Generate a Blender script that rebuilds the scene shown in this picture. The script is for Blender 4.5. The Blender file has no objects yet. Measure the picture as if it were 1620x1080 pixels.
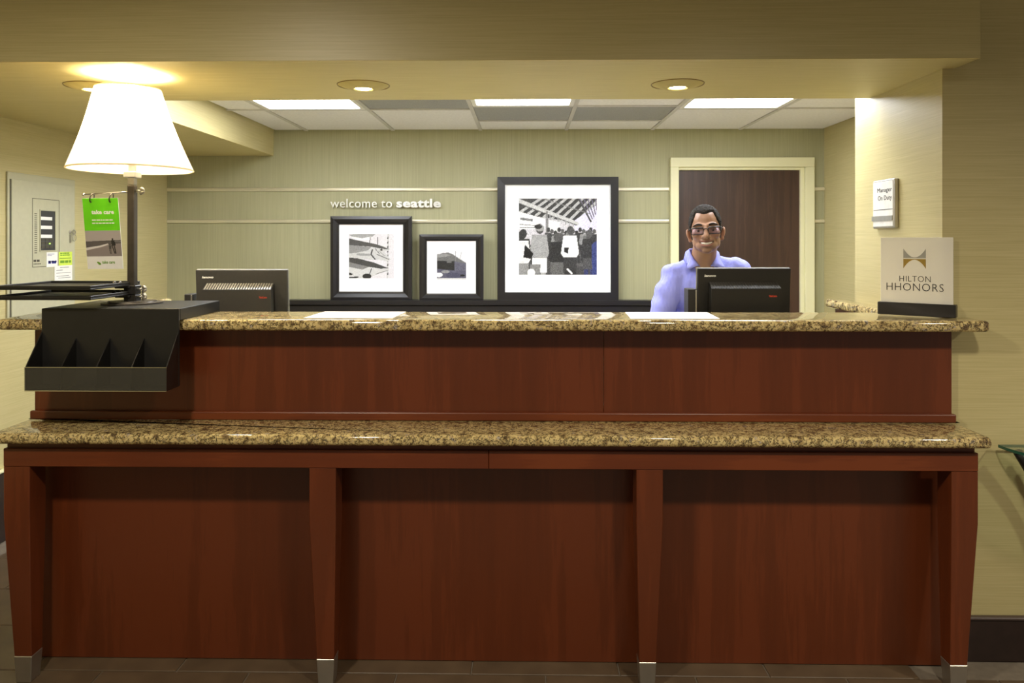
import bpy, bmesh, math, random
import numpy as np
from mathutils import Vector, Matrix, noise as mnoise
R = math.radians
random.seed(4); np.random.seed(4)
SC = bpy.context.scene
COL = SC.collection

# ------------------------------------------------------------------ camera, world, exposure, lights
F = 1200.0; EYE = 1.5; YAW = R(1.0); PX0 = 810.0; HOR = 380.0
cd = bpy.data.cameras.new('camera'); cam = bpy.data.objects.new('camera', cd); COL.objects.link(cam)
cam.location = (0, 0, EYE); cam.rotation_euler = (R(90), 0, YAW)
cd.sensor_width = 36; cd.lens = F/1620*36; cd.shift_y = -(540-HOR)/1620; cd.clip_start = 0.05
SC.camera = cam
vs = SC.view_settings
vs.view_transform = 'Standard'; vs.look = 'None'; vs.exposure = 0.0; vs.gamma = 1.0; vs.use_curve_mapping = False
w = bpy.data.worlds.new('world'); SC.world = w; w.use_nodes = True
w.node_tree.nodes['Background'].inputs[0].default_value = (1.0, 0.89, 0.70, 1)
w.node_tree.nodes['Background'].inputs[1].default_value = 0.22
SC.cycles.max_bounces = 8; SC.cycles.transparent_max_bounces = 12
SC.cycles.sample_clamp_indirect = 6.0

def lamp(name, kind, loc, power, color=(1, .87, .68), size=.06, angle=140, blend=1.0, rot=(0, 0, 0)):
    l = bpy.data.lights.new(name, kind); l.energy = power; l.color = color
    if kind == 'SPOT':
        l.spot_size = R(angle); l.spot_blend = blend; l.shadow_soft_size = size
    elif kind == 'POINT':
        l.shadow_soft_size = size
    o = bpy.data.objects.new(name, l); COL.objects.link(o); o.location = loc; o.rotation_euler = rot
    return o
WARM = (1, .90, .73)
for lx, pw, an, bl in ((-3.0, 200, 175, .5), (-1.15, 135, 173, .55), (1.05, 135, 160, .9), (3.2, 190, 156, 1.0)):   # the lobby's own ceiling downlights, above and before the desk
    lamp('lobby_downlight', 'SPOT', (lx, .77, 2.62), pw, WARM, .09, an, bl)

def at(px, py, Y):
    u = (px-PX0)/F; v = (HOR-py)/F
    t = Y/(math.cos(YAW)+u*math.sin(YAW))
    return Vector((t*(u*math.cos(YAW)-math.sin(YAW)), Y, EYE+t*v))
def atX(px, py, X):
    u = (px-PX0)/F; v = (HOR-py)/F
    t = X/(u*math.cos(YAW)-math.sin(YAW))
    return Vector((X, t*(math.cos(YAW)+u*math.sin(YAW)), EYE+t*v))

# ------------------------------------------------------------------ materials
def lin(h):
    h = h.lstrip('#'); v = [int(h[i:i+2], 16)/255 for i in (0, 2, 4)]
    return tuple(c/12.92 if c <= .04045 else ((c+.055)/1.055)**2.4 for c in v)
def new_mat(name):
    m = bpy.data.materials.new(name); m.use_nodes = True
    return m, m.node_tree.nodes, m.node_tree.links, m.node_tree.nodes['Principled BSDF']
def coords(N, L, scale=(1, 1, 1), rot=(0, 0, 0)):
    tc = N.new('ShaderNodeTexCoord'); mp = N.new('ShaderNodeMapping')
    mp.inputs['Scale'].default_value = scale; mp.inputs['Rotation'].default_value = rot
    L.new(tc.outputs['Object'], mp.inputs['Vector']); return mp.outputs['Vector']
def noise_tex(N, L, vec, scale=1, detail=3, rough=.5):
    n = N.new('ShaderNodeTexNoise'); n.inputs['Scale'].default_value = scale
    n.inputs['Detail'].default_value = detail; n.inputs['Roughness'].default_value = rough
    L.new(vec, n.inputs['Vector']); return n.outputs['Fac']
def ramp(N, L, fac, stops):
    r = N.new('ShaderNodeValToRGB'); e = r.color_ramp.elements
    while len(e) < len(stops): e.new(.5)
    for q, (p, c) in zip(e, stops):
        q.position = p; q.color = (*(lin(c) if isinstance(c, str) else c), 1)
    L.new(fac, r.inputs['Fac']); return r.outputs['Color']
def bump(N, L, fac, b, strength=.2, dist=.002):
    n = N.new('ShaderNodeBump'); n.inputs['Strength'].default_value = strength; n.inputs['Distance'].default_value = dist
    L.new(fac, n.inputs['Height']); L.new(n.outputs['Normal'], b.inputs['Normal'])
def plain(name, c, rough=.5, metal=0, spec=.5, var=.06, scale=30, coat=0):
    m, N, L, b = new_mat(name); base = lin(c)
    f = noise_tex(N, L, coords(N, L), scale, 2)
    col = ramp(N, L, f, [(.3, tuple(x*(1-var) for x in base)), (.7, tuple(min(1, x*(1+var)) for x in base))])
    L.new(col, b.inputs['Base Color']); b.inputs['Roughness'].default_value = rough
    b.inputs['Metallic'].default_value = metal; b.inputs['Specular IOR Level'].default_value = spec
    b.inputs['Coat Weight'].default_value = coat
    return m
def cloth_wall(name, c1, c2, scale, rough=.6, bs=.25):
    m, N, L, b = new_mat(name)
    f = noise_tex(N, L, coords(N, L, scale), 1, 4, .6)
    g = noise_tex(N, L, coords(N, L), 1.3, 2)
    mx = N.new('ShaderNodeMath'); mx.operation = 'MULTIPLY_ADD'; mx.inputs[1].default_value = .25
    L.new(g, mx.inputs[0]); L.new(f, mx.inputs[2])
    col = ramp(N, L, mx.outputs[0], [(.38, c1), (.85, c2)])
    L.new(col, b.inputs['Base Color']); b.inputs['Roughness'].default_value = rough
    b.inputs['Specular IOR Level'].default_value = .5
    bump(N, L, f, b, bs, .001); return m
def wood(name, c1, c2, c3, scale=(14, 14, .9), rough=.33, coat=.15):
    m, N, L, b = new_mat(name)
    f = noise_tex(N, L, coords(N, L, scale), 1, 5, .6)
    g = noise_tex(N, L, coords(N, L, tuple(s*7 for s in scale)), 1, 3, .7)
    p = noise_tex(N, L, coords(N, L, (3.1, 3.1, .15)), 1, 1)
    a = N.new('ShaderNodeMath'); a.operation = 'MULTIPLY_ADD'; a.inputs[1].default_value = .3; L.new(g, a.inputs[0]); L.new(f, a.inputs[2])
    a2 = N.new('ShaderNodeMath'); a2.operation = 'MULTIPLY_ADD'; a2.inputs[1].default_value = .6; L.new(p, a2.inputs[0]); L.new(a.outputs[0], a2.inputs[2])
    col = ramp(N, L, a2.outputs[0], [(.62, c1), (.95, c2), (1.0, c3)])
    L.new(col, b.inputs['Base Color']); b.inputs['Roughness'].default_value = rough; b.inputs['Coat Weight'].default_value = coat
    b.inputs['Coat Roughness'].default_value = .2
    bump(N, L, g, b, .06, .0006); return m
def granite(name):
    m, N, L, b = new_mat(name)
    v = coords(N, L, (1, 1, 1))
    big = noise_tex(N, L, v, 36, 4, .6); fine = noise_tex(N, L, v, 130, 3, .6); mid = noise_tex(N, L, v, 38, 5, .66)
    base = ramp(N, L, big, [(.34, '6b573e'), (.43, 'ab9462'), (.52, 'd2bf88'), (.60, 'c4aa72'), (.68, 'a39a8c')])
    sb_ = N.new('ShaderNodeMath'); sb_.operation = 'SUBTRACT'; sb_.inputs[1].default_value = .49; L.new(mid, sb_.inputs[0])
    ab_ = N.new('ShaderNodeMath'); ab_.operation = 'ABSOLUTE'; L.new(sb_.outputs[0], ab_.inputs[0])
    dark = ramp(N, L, ab_.outputs[0], [(.006, (0, 0, 0)), (.032, (1, 1, 1))])
    spk = ramp(N, L, fine, [(.37, (0, 0, 0)), (.43, (1, 1, 1))])
    m1 = N.new('ShaderNodeMix'); m1.data_type = 'RGBA'; m1.inputs[6].default_value = (*lin('2a2118'), 1)
    L.new(dark, m1.inputs[0]); L.new(base, m1.inputs[7])
    m2 = N.new('ShaderNodeMix'); m2.data_type = 'RGBA'; m2.inputs[6].default_value = (*lin('5b4a36'), 1)
    L.new(spk, m2.inputs[0]); L.new(m1.outputs[2], m2.inputs[7])
    L.new(m2.outputs[2], b.inputs['Base Color']); b.inputs['Roughness'].default_value = .06
    b.inputs['Specular IOR Level'].default_value = .6
    return m
def emit(name, c, s):
    m, N, L, b = new_mat(name); b.inputs['Base Color'].default_value = (*lin(c), 1)
    b.inputs['Emission Color'].default_value = (*lin(c), 1); b.inputs['Emission Strength'].default_value = s; return m
def pane_mat(name, tint, body, gloss=.12):
    m, N, L, b = new_mat(name); N.remove(b); out = N['Material Output']
    t = N.new('ShaderNodeBsdfTransparent'); t.inputs[0].default_value = (*lin(tint), 1)
    d = N.new('ShaderNodeBsdfDiffuse'); d.inputs[0].default_value = (*lin('f2efe6'), 1)
    g = N.new('ShaderNodeBsdfGlossy'); g.inputs['Roughness'].default_value = .03
    lw = N.new('ShaderNodeLayerWeight'); lw.inputs[0].default_value = .5
    p5 = N.new('ShaderNodeMath'); p5.operation = 'POWER'; p5.inputs[1].default_value = 5; L.new(lw.outputs['Facing'], p5.inputs[0])
    fr = N.new('ShaderNodeMath'); fr.operation = 'MULTIPLY_ADD'; fr.inputs[1].default_value = .8; fr.inputs[2].default_value = .04; L.new(p5.outputs[0], fr.inputs[0])
    a = N.new('ShaderNodeMixShader'); a.inputs[0].default_value = body; L.new(t.outputs[0], a.inputs[1]); L.new(d.outputs[0], a.inputs[2])
    s = N.new('ShaderNodeMixShader'); L.new(fr.outputs[0], s.inputs[0]); L.new(a.outputs[0], s.inputs[1]); L.new(g.outputs[0], s.inputs[2])
    L.new(s.outputs[0], out.inputs[0]); return m
def vcol(name, rough=.5, spec=.4, nz=0):
    m, N, L, b = new_mat(name); a = N.new('ShaderNodeVertexColor'); a.layer_name = 'Col'
    L.new(a.outputs[0], b.inputs['Base Color']); b.inputs['Roughness'].default_value = rough
    b.inputs['Specular IOR Level'].default_value = spec
    if nz:
        f = noise_tex(N, L, coords(N, L), 500, 3); bump(N, L, f, b, nz, .001)
    return m
def shade_mat():
    m, N, L, b = new_mat('lamp_shade'); N.remove(b); out = N['Material Output']
    f = noise_tex(N, L, coords(N, L, (60, 60, 3)), 1, 3)
    c = ramp(N, L, f, [(.3, 'f5ead0'), (.7, 'fff6e0')])
    t = N.new('ShaderNodeBsdfTranslucent'); d = N.new('ShaderNodeBsdfDiffuse'); L.new(c, t.inputs[0]); L.new(c, d.inputs[0])
    s = N.new('ShaderNodeMixShader'); s.inputs[0].default_value = .45; L.new(t.outputs[0], s.inputs[1]); L.new(d.outputs[0], s.inputs[2])
    L.new(s.outputs[0], out.inputs[0]); return m
def shirt_mat():
    m, N, L, b = new_mat('shirt_cloth')
    def stripes(rotz, sc):
        wv = N.new('ShaderNodeTexWave'); wv.wave_type = 'BANDS'; wv.bands_direction = 'X' if rotz == 0 else 'Z'
        wv.inputs['Scale'].default_value = sc; L.new(coords(N, L), wv.inputs['Vector']); return wv.outputs['Fac']
    a = stripes(0, 55); c = stripes(1, 55)
    mm = N.new('ShaderNodeMath'); mm.operation = 'MULTIPLY_ADD'; mm.inputs[1].default_value = .35; L.new(c, mm.inputs[0]); L.new(a, mm.inputs[2])
    col = ramp(N, L, mm.outputs[0], [(.1, '868be6'), (.6, '9196ec'), (1.0, 'a0a5f1')])
    L.new(col, b.inputs['Base Color']); b.inputs['Roughness'].default_value = .75; b.inputs['Specular IOR Level'].default_value = .2
    f = noise_tex(N, L, coords(N, L, (14, 14, 9)), 1, 3, .55); bump(N, L, f, b, .6, .02); return m

M = dict(
    grass=cloth_wall('grasscloth_horizontal', 'b5aa78', 'c8bc8c', (4, 4, 320), .38),
    soffit=cloth_wall('grasscloth_soffit', 'b3a56c', 'cdbf88', (4, 230, 230), .5),
    strie=cloth_wall('strie_vertical', '9c9a78', 'b0ad88', (260, 260, 2.5), .6, .15),
    tile=plain('acoustic_tile', 'e9e7e5', .95, var=.05, scale=60, spec=.1),
    grid=plain('ceiling_grid_metal', 'c9c6c0', .6),
    grille=plain('perforated_metal', '9a9a98', .7, var=.15, scale=220),
    cherry=wood('cherry_wood', '55260f', '5f2b12', '662f15'),
    cherryh=wood('cherry_wood_rail', '592711', '652e14', '6e3417', (.9, 14, 14)),
    door=wood('walnut_door', '2d1b14', '3c271e', '442d23', (22, 22, 1.2), .45, 0),
    granite=granite('granite'),
    steel=plain('brushed_steel', 'b9b4aa', .35, .9, var=.08, scale=12),
    letter=plain('letter_white_metal', 'efeee8', .35, .3, var=.02), strip=plain('satin_strip', 'e2dcc4', .28, .6, var=.05, scale=4),
    chrome=plain('chrome', 'd8d6d2', .15, 1.0, var=.03),
    gunmetal=plain('dark_bronze_metal', '4b453e', .4, .6, var=.1, scale=40),
    black=plain('black_laminate', '1b1a19', .38, var=.12, scale=25),
    blackg=plain('black_plastic', '1f1d1b', .45, var=.1, scale=50),
    frame=plain('black_frame_paint', '1d1b1c', .35, var=.1, scale=8),
    shellblack=plain('monitor_shell_black', '191715', .45, var=.08, scale=80), bevelgrey=plain('monitor_bulge_plastic', '2e2c29', .5, var=.08, scale=80),
    mat=plain('white_mat_board', 'f4f5f6', .8, var=.01),
    paper=plain('paper', 'f2f0ea', .6, var=.02),
    ink=plain('dark_ink', '2b2a2a', .7), grey_ink=plain('grey_ink', '8a8a88', .7), white_ink=plain('white_print', 'f7f7f2', .6, var=.01),
    blue_ink=plain('blue_ink', '3b3f92', .7), green=plain('leaf_green_print', '68d00e', .5, var=.03), lime=plain('lime_note', 'd3e85a', .7),
    green_ink=plain('green_ink', '6b9a2c', .7), red_ink=plain('red_print', 'd2482a', .6), silver_ink=plain('silver_print', '9b9a92', .4, .3), gold_ink=plain('gold_print', 'a08438', .4, .3),
    panel=plain('panel_enamel', 'b5b296', .5, var=.03, scale=6), panel2=plain('panel_enamel_light', 'bbb89c', .5, var=.03), darkgap=plain('dark_recess', '4d4a3e', .8), display=plain('display_dark', '3b3b3d', .35),
    cream=plain('cream_gloss_paint', 'e3dfb6', .45, var=.02, scale=5),
    baseboard=plain('dark_baseboard', '2a1d19', .5, var=.15), basecap=plain('baseboard_cap', '4a3c38', .45),
    floor_tile=plain('brown_floor_tile', '5a4a38', .45, var=.22, scale=7), bounce_floor=plain('pale_bounce_floor', 'cfc8b8', .5), grout=plain('grout', '6f6558', .9, var=.1),
    skin=vcol('skin', .42, .45, .08), print=vcol('printed_photo', .35, .5),
    hair=plain('curly_hair', '2b2724', .9, var=.7, scale=260, spec=.25), brow=plain('brow_hair', '2a211d', .8), white_eye=plain('eye_white', 'dcd8d2', .3), iris=plain('iris', '20140e', .2),
    teeth=plain('teeth', 'f3eeea', .3, var=.01), shirt=shirt_mat(), trousers=plain('navy_trousers', '23242e', .8), shoe=plain('shoe_leather', '17130f', .4),
    specs=plain('spectacle_frame', '1b1716', .3), lens=pane_mat('spectacle_lens', 'e8e4ff', .015),
    acrylic=pane_mat('frosted_acrylic', 'f6f4ee', .72), clear=pane_mat('clear_acrylic', 'c9c8c4', .03), glass=pane_mat('table_glass', 'f0f8f3', .03), glassedge=plain('glass_edge_green', '2c5a48', .2, spec=.7),
    bulb=emit('bulb_glow', 'fff1cf', 25), fluor=emit('fluorescent_diffuser', 'f6f9ff', 18.5), led=emit('green_led', 'b8ff6a', 2),
    shade=shade_mat(), shadetrim=plain('shade_trim', 'd9cfae', .8), softpaint=plain('soffit_paint', 'b7a768', .6), gold=plain('gold_gap', '7c6222', .35, .6),
    lobby=plain('lobby_ceiling_paint', 'cfc6a8', .9), plug=plain('white_enamel', 'e6e4de', .5),
)

# ------------------------------------------------------------------ mesh + object helpers
def bm_mesh(bm, name, mats, smooth=False, angle=None):
    me = bpy.data.meshes.new(name); bm.normal_update(); bm.to_mesh(me); bm.free()
    for m in (mats if isinstance(mats, (list, tuple)) else [mats]): me.materials.append(m)
    if smooth:
        me.polygons.foreach_set('use_smooth', [True]*len(me.polygons))
        if angle: me.set_sharp_from_angle(angle=R(angle))
    return me
def world_of(o):
    mb = Matrix.LocRotScale(o.location, o.rotation_euler, o.scale)
    return world_of(o.parent) @ o.matrix_parent_inverse @ mb if o.parent else mb
def link(name, me, parent=None):
    o = bpy.data.objects.new(name, me); COL.objects.link(o)
    if parent is not None:
        o.parent = parent; o.matrix_parent_inverse = world_of(parent).inverted()
    return o
def obj(name, bm, mat, parent=None, smooth=False, angle=None, label=None):
    me = bm if isinstance(bm, bpy.types.Mesh) else bm_mesh(bm, name, mat, smooth, angle)
    if parent is None and len(me.vertices):
        co = np.array([v.co[:] for v in me.vertices]); lo = co.min(0); hi = co.max(0)
        base = Vector(((lo[0]+hi[0])/2, (lo[1]+hi[1])/2, lo[2])); me.transform(Matrix.Translation(-base))
        o = link(name, me); o.location = base
    else:
        o = link(name, me, parent)
    if label: o['label'] = label
    return o
def thing(name, label, cat, loc=(0, 0, 0), group=None):
    o = bpy.data.objects.new(name, None); COL.objects.link(o); o.location = loc; o.empty_display_size = .05
    return tag(o, label, cat, group)
def tag(o, label, cat, group=None):
    o['label'] = label; o['category'] = cat
    if group: o['group'] = group
    return o
def struct(o): o['kind'] = 'structure'; return o

def box(x0, x1, y0, y1, z0, z1, bev=0, seg=1, bm=None, mi=0):
    new = bm is None
    if new: bm = bmesh.new()
    r = bmesh.ops.create_cube(bm, size=1, matrix=Matrix.Translation(((x0+x1)/2, (y0+y1)/2, (z0+z1)/2)) @ Matrix.Diagonal((abs(x1-x0), abs(y1-y0), abs(z1-z0), 1)))
    vset = set(r['verts'])
    for f in {f for v in vset for f in v.link_faces}: f.material_index = mi
    if bev:
        es = list({e for v in vset for e in v.link_edges})
        bmesh.ops.bevel(bm, geom=es, offset=bev, segments=seg, affect='EDGES', profile=.5)
    return bm
def xf(bm, mat):
    bmesh.ops.transform(bm, matrix=mat, verts=bm.verts); return bm
def frame_mat(o, right, up):
    r = Vector(right).normalized(); u = Vector(up).normalized(); n = r.cross(u)
    m = Matrix.Identity(4)
    for i in range(3): m[i][0] = r[i]; m[i][1] = u[i]; m[i][2] = n[i]; m[i][3] = o[i]
    return m
def prism(poly, z0, z1, bm=None, bev=0, seg=2, vert_bev=0, axis='Z', seam=None):
    """poly in plane, extruded; axis Z: (x,y)->z; axis Y: (x,z)->y ; axis X: (y,z)->x"""
    own = bmesh.new()
    def pt(a, b, c): return (a, b, c) if axis == 'Z' else ((a, c, b) if axis == 'Y' else (c, a, b))
    lo = [own.verts.new(pt(a, b, z0)) for a, b in poly]; hi = [own.verts.new(pt(a, b, z1)) for a, b in poly]
    own.faces.new(lo); own.faces.new(hi); n = len(poly)
    for i in range(n): own.faces.new((lo[i], lo[(i+1) % n], hi[(i+1) % n], hi[i]))
    bmesh.ops.recalc_face_normals(own, faces=own.faces)
    if vert_bev:
        es = [e for e in own.edges if (e.verts[0] in lo) != (e.verts[1] in lo)]
        bmesh.ops.bevel(own, geom=es, offset=vert_bev, segments=6, affect='EDGES', profile=.5)
    if bev:
        es = [e for e in own.edges if len(e.link_faces) == 2 and e.calc_face_angle(0) > R(60) and (seam is None or max(abs(v.co.x-seam) for v in e.verts) > .002)]
        bmesh.ops.bevel(own, geom=es, offset=bev, segments=seg, affect='EDGES', profile=.5)
    if bm is None: return own
    me = bpy.data.meshes.new('t'); own.to_mesh(me); own.free(); bm.from_mesh(me); bpy.data.meshes.remove(me); return bm
def tube(pts, rad, sides=10, bm=None, cap=True):
    bm = bm or bmesh.new(); pts = [Vector(p) for p in pts]; rs = rad if isinstance(rad, (list, tuple)) else [rad]*len(pts)
    rings = []; up = None
    for i, p in enumerate(pts):
        d = (pts[min(i+1, len(pts)-1)]-pts[max(i-1, 0)]).normalized()
        if up is None: up = d.orthogonal().normalized()
        up = (up-d*up.dot(d)).normalized(); s = d.cross(up)
        rings.append([bm.verts.new(p+rs[i]*(math.cos(2*math.pi*k/sides)*up+math.sin(2*math.pi*k/sides)*s)) for k in range(sides)])
    for a, b in zip(rings, rings[1:]):
        for k in range(sides): bm.faces.new((a[k], a[(k+1) % sides], b[(k+1) % sides], b[k]))
    if cap: bm.faces.new(rings[0][::-1]); bm.faces.new(rings[-1])
    return bm
def lathe(prof, c, n=32, bm=None, ripple=None, closed=False):
    bm = bm or bmesh.new(); rings = []
    for r, z in prof:
        rings.append([bm.verts.new((c[0]+(r+(ripple(k, z) if ripple else 0))*math.cos(2*math.pi*k/n), c[1]+(r+(ripple(k, z) if ripple else 0))*math.sin(2*math.pi*k/n), c[2]+z)) for k in range(n)])
    for a, b in zip(rings, rings[1:]):
        for k in range(n): bm.faces.new((a[k], a[(k+1) % n], b[(k+1) % n], b[k]))
    if closed: bm.faces.new(rings[0][::-1]); bm.faces.new(rings[-1])
    return bm
def text_mesh(body, w, h, depth, mat, offset=0.0, space=1.0, shear=0.0, to=None):
    cu = bpy.data.curves.new('txt', 'FONT'); cu.body = body; cu.size = 1; cu.extrude = .02; cu.offset = offset; cu.space_character = space; cu.shear = shear; cu.resolution_u = 3
    o = bpy.data.objects.new('txt', cu); COL.objects.link(o)
    dg = bpy.context.evaluated_depsgraph_get(); dg.update()
    me = bpy.data.meshes.new_from_object(o.evaluated_get(dg)); bpy.data.objects.remove(o); bpy.data.curves.remove(cu)
    co = np.array([v.co[:] for v in me.vertices]); lo = co.min(0); hi = co.max(0)
    sx = w/(hi[0]-lo[0]); sy = h/(hi[1]-lo[1]) if h else sx
    m = Matrix.Diagonal((sx, sy, depth/.04, 1)) @ Matrix.Translation((-lo[0], -lo[1], .02))
    me.transform((to if to is not None else Matrix.Identity(4)) @ m)
    me.materials.clear(); me.materials.append(mat); return me
def split_islands(me):
    bm = bmesh.new(); bm.from_mesh(me); seen = set(); out = []
    bm.faces.ensure_lookup_table()
    bmesh.ops.remove_doubles(bm, verts=bm.verts, dist=1e-6)
    for f in bm.faces:
        if f in seen: continue
        st = [f]; seen.add(f); isl = []
        while st:
            g = st.pop(); isl.append(g)
            for v in g.verts:
                for k in v.link_faces:
                    if k not in seen: seen.add(k); st.append(k)
        out.append(isl)
    res = []
    for isl in out:
        b = bmesh.new(); mp = {}
        for f in isl:
            vsn = []
            for v in f.verts:
                if v not in mp: mp[v] = b.verts.new(v.co)
                vsn.append(mp[v])
            try: b.faces.new(vsn)
            except ValueError: pass
        res.append(b)
    bm.free(); return res
# a flat print: a grid of points, each with the printed colour
class Paint:
    def __init__(s, W, H, bg=(1, 1, 1)):
        s.W, s.H = W, H; s.a = np.ones((H, W, 3))*np.array(bg)
        s.y, s.x = np.mgrid[0:H, 0:W]; s.x = (s.x+.5)/W; s.y = (s.y+.5)/H
    def poly(s, pts, c, al=1.0):
        ins = np.zeros((s.H, s.W), bool); n = len(pts)
        for i in range(n):
            x0, y0 = pts[i]; x1, y1 = pts[(i+1) % n]
            if y0 == y1: continue
            cr = ((y0 > s.y) != (y1 > s.y)) & (s.x < (x1-x0)*(s.y-y0)/(y1-y0)+x0); ins ^= cr
        s.put(ins, c, al)
    def put(s, m, c, al=1.0):
        c = np.array(c if hasattr(c, '__len__') else (c, c, c)); s.a[m] = s.a[m]*(1-al)+c*al
    def ell(s, cx, cy, rx, ry, c, al=1.0): s.put(((s.x-cx)/rx)**2+((s.y-cy)/ry)**2 < 1, c, al)
    def line(s, x0, y0, x1, y1, wd, c, al=1.0):
        dx, dy = x1-x0, y1-y0; L2 = dx*dx+dy*dy; t = np.clip(((s.x-x0)*dx+(s.y-y0)*dy)/L2, 0, 1)
        s.put((s.x-x0-t*dx)**2+(s.y-y0-t*dy)**2 < (wd/2)**2, c, al)
    def grain(s, amt, seed=1):
        rg = np.random.RandomState(seed); s.a += rg.normal(0, amt, (s.H, s.W, 1)); s.a = np.clip(s.a, 0, 1)
    def mesh(s, name, w, h, mat, to):
        H, W = s.H, s.W; X = np.tile(np.linspace(0, w, W), H); Yv = np.repeat(np.linspace(h, 0, H), W)
        V = np.stack([X, Yv, np.zeros(H*W)], 1); i = np.arange(H*W).reshape(H, W)
        q = np.stack([i[1:, :-1], i[1:, 1:], i[:-1, 1:], i[:-1, :-1]], -1).reshape(-1, 4)
        me = bpy.data.meshes.new(name); me.from_pydata(V.tolist(), [], q.tolist())
        ca = me.color_attributes.new('Col', 'FLOAT_COLOR', 'POINT'); a = np.clip(s.a, 0, 1)
        l = np.where(a <= .04045, a/12.92, ((a+.055)/1.055)**2.4).reshape(-1, 3)
        ca.data.foreach_set('color', np.concatenate([l, np.ones((H*W, 1))], 1).astype(np.float32).ravel())
        me.materials.append(mat); me.transform(to); return me

# ------------------------------------------------------------------ the room
YB = 5.5; ZC = 2.30; ZS = 2.118; XL = -2.617; XJ = 1.497; YF = 2.75; YJ = 3.47; XR = at(1304, 206, YB).x
BF = 2.594; BB = 3.32; ZL = 2.85
fl = struct(obj('floor', box(XL-.2, 3.7, -2.5, YB+.2, -.10, -.004), M['grout']))
tm = bm_mesh(box(-.2545, .2545, -.1495, .1495, -.006, 0, .0015), 'floor_tile', M['floor_tile'])
j0 = at(628, 1060, 2.62).x
for r in range(-1, 8):
    y = 2.62-.152+r*.304
    for k in range(-8, 9):
        x = j0+.257+k*.514+(.257 if r % 2 else 0)
        if XL+.1 < x < 3.4 and not (y > YF and x > XJ-.2) and not (y > 2.9 and x > -1.5):
            t = link('floor_tile', tm, fl); t.location = Vector((x, y, 0))
            t.matrix_parent_inverse = world_of(fl).inverted()
obj('office_bounce_floor', box(-1.66, XR, 3.0, YB, -.003, 0), M['bounce_floor'], fl)  # unseen pale sheet, added to bounce light up onto the office ceiling
struct(obj('wall_back', box(XL-.15, XR+.15, YB, YB+.15, 0, 2.6), M['strie']))
struct(obj('wall_left', box(XL-.15, XL, -2.5, YB, 0, ZL), M['grass']))
struct(obj('wall_right', box(XR, XR+.15, YJ, YB, 0, 2.6), M['grass']))
struct(obj('wall_front', box(XJ, 3.7, YF, YJ, 0, ZL), M['grass']))
struct(obj('baseboard_front', box(XJ+.06, 3.7, YF-.018, YF, 0, .147), M['baseboard']))
struct(obj('trim_1', box(XJ+.06, 3.7, YF-.024, YF, .147, .158, .003), M['basecap']))
struct(obj('baseboard_left', box(XL, XL+.02, 0, YB, 0, .345, .004), M['baseboard']))
struct(obj('trim_2', box(XL, XL+.026, 0, YB, .345, .358, .003), M['cream']))
XBR = at(1551, 95, BF).x
bm = box(XL, XBR, BF, BB, ZS, ZL)
struct(obj('wall_beam', bm, [M['grass']]))
XK = at(433, 225, YB).x
struct(obj('wall_bulkhead', box(XL, XK, BB, YB, ZS, 2.6), M['grass']))
struct(obj('ceiling', box(XL-.2, 3.7, -2.5, BF, ZL, ZL+.1), M['lobby']))
# beam and bulkhead undersides carry the same wallcovering
struct(obj('trim_3', box(XL, XJ, BF+.0005, BB-.0005, ZS-.002, ZS), M['soffit']))
struct(obj('trim_4', box(XJ-.0005, XBR-.0005, BF+.0005, YF, ZS-.002, ZS), M['soffit']))
struct(obj('trim_5', box(XL, XK-.0005, BB-.0005, YB, ZS-.002, ZS), M['soffit']))
# office ceiling: deck, grid bars, one object per tile
oc = struct(obj('ceiling_office', box(XL, XR+.15, BB, YB, ZC+.02, ZC+.12), M['tile'])); oc.name = 'ceiling'
bars = [XK]+[at(p, 206, YB).x for p in (485, 622, 760, 896, 1032, 1171)]+[XR]
Y1, Y2, Y3, YN = at(810, 173, 1).z, 0, 0, BB
yrow = lambda py: (ZC-EYE)*F/(HOR-py)
ya, yb_, yg = yrow(172.5), yrow(191), yrow(168)
g = bmesh.new()
for x in bars[1:-1]: box(x-.012, x+.012, BB, YB, ZC-.004, ZC+.02, bm=g)
def ctile(x0, x1, y0, y1, mat, name='ceiling_tile', dz=.006):
    return obj(name, box(x0+.012, x1-.012, y0+.012, y1-.012, ZC+dz-.004, ZC+.02, .003), mat, oc)
def cbar(x0, x1, y): box(x0, x1, y-.012, y+.012, ZC-.004, ZC+.02, bm=g)
trof = []
for i in range(7):
    x0, x1 = bars[i], bars[i+1]
    if i in (0, 1, 2, 5, 6): ctile(x0, x1, ya, YB, M['tile']); cbar(x0, x1, ya)
    if i in (0, 6): ctile(x0, x1, BB, ya, M['tile'])
    if i == 2: ctile(x0, x1, BB, ya, M['grille'], 'air_grille')
    if i in (3, 4):
        ctile(x0, x1, yb_, YB, M['tile']); cbar(x0, x1, yb_)
        ctile(x0, x1, yg, yb_, M['grille'], 'air_grille'); cbar(x0, x1, yg)
    if i == 4: ctile(x0, x1, BB, yg, M['tile'])
    if i in (1, 3, 5): trof.append((x0, x1, yg if i == 3 else ya))
obj('ceiling_grid', g, M['grid'], oc)
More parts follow.
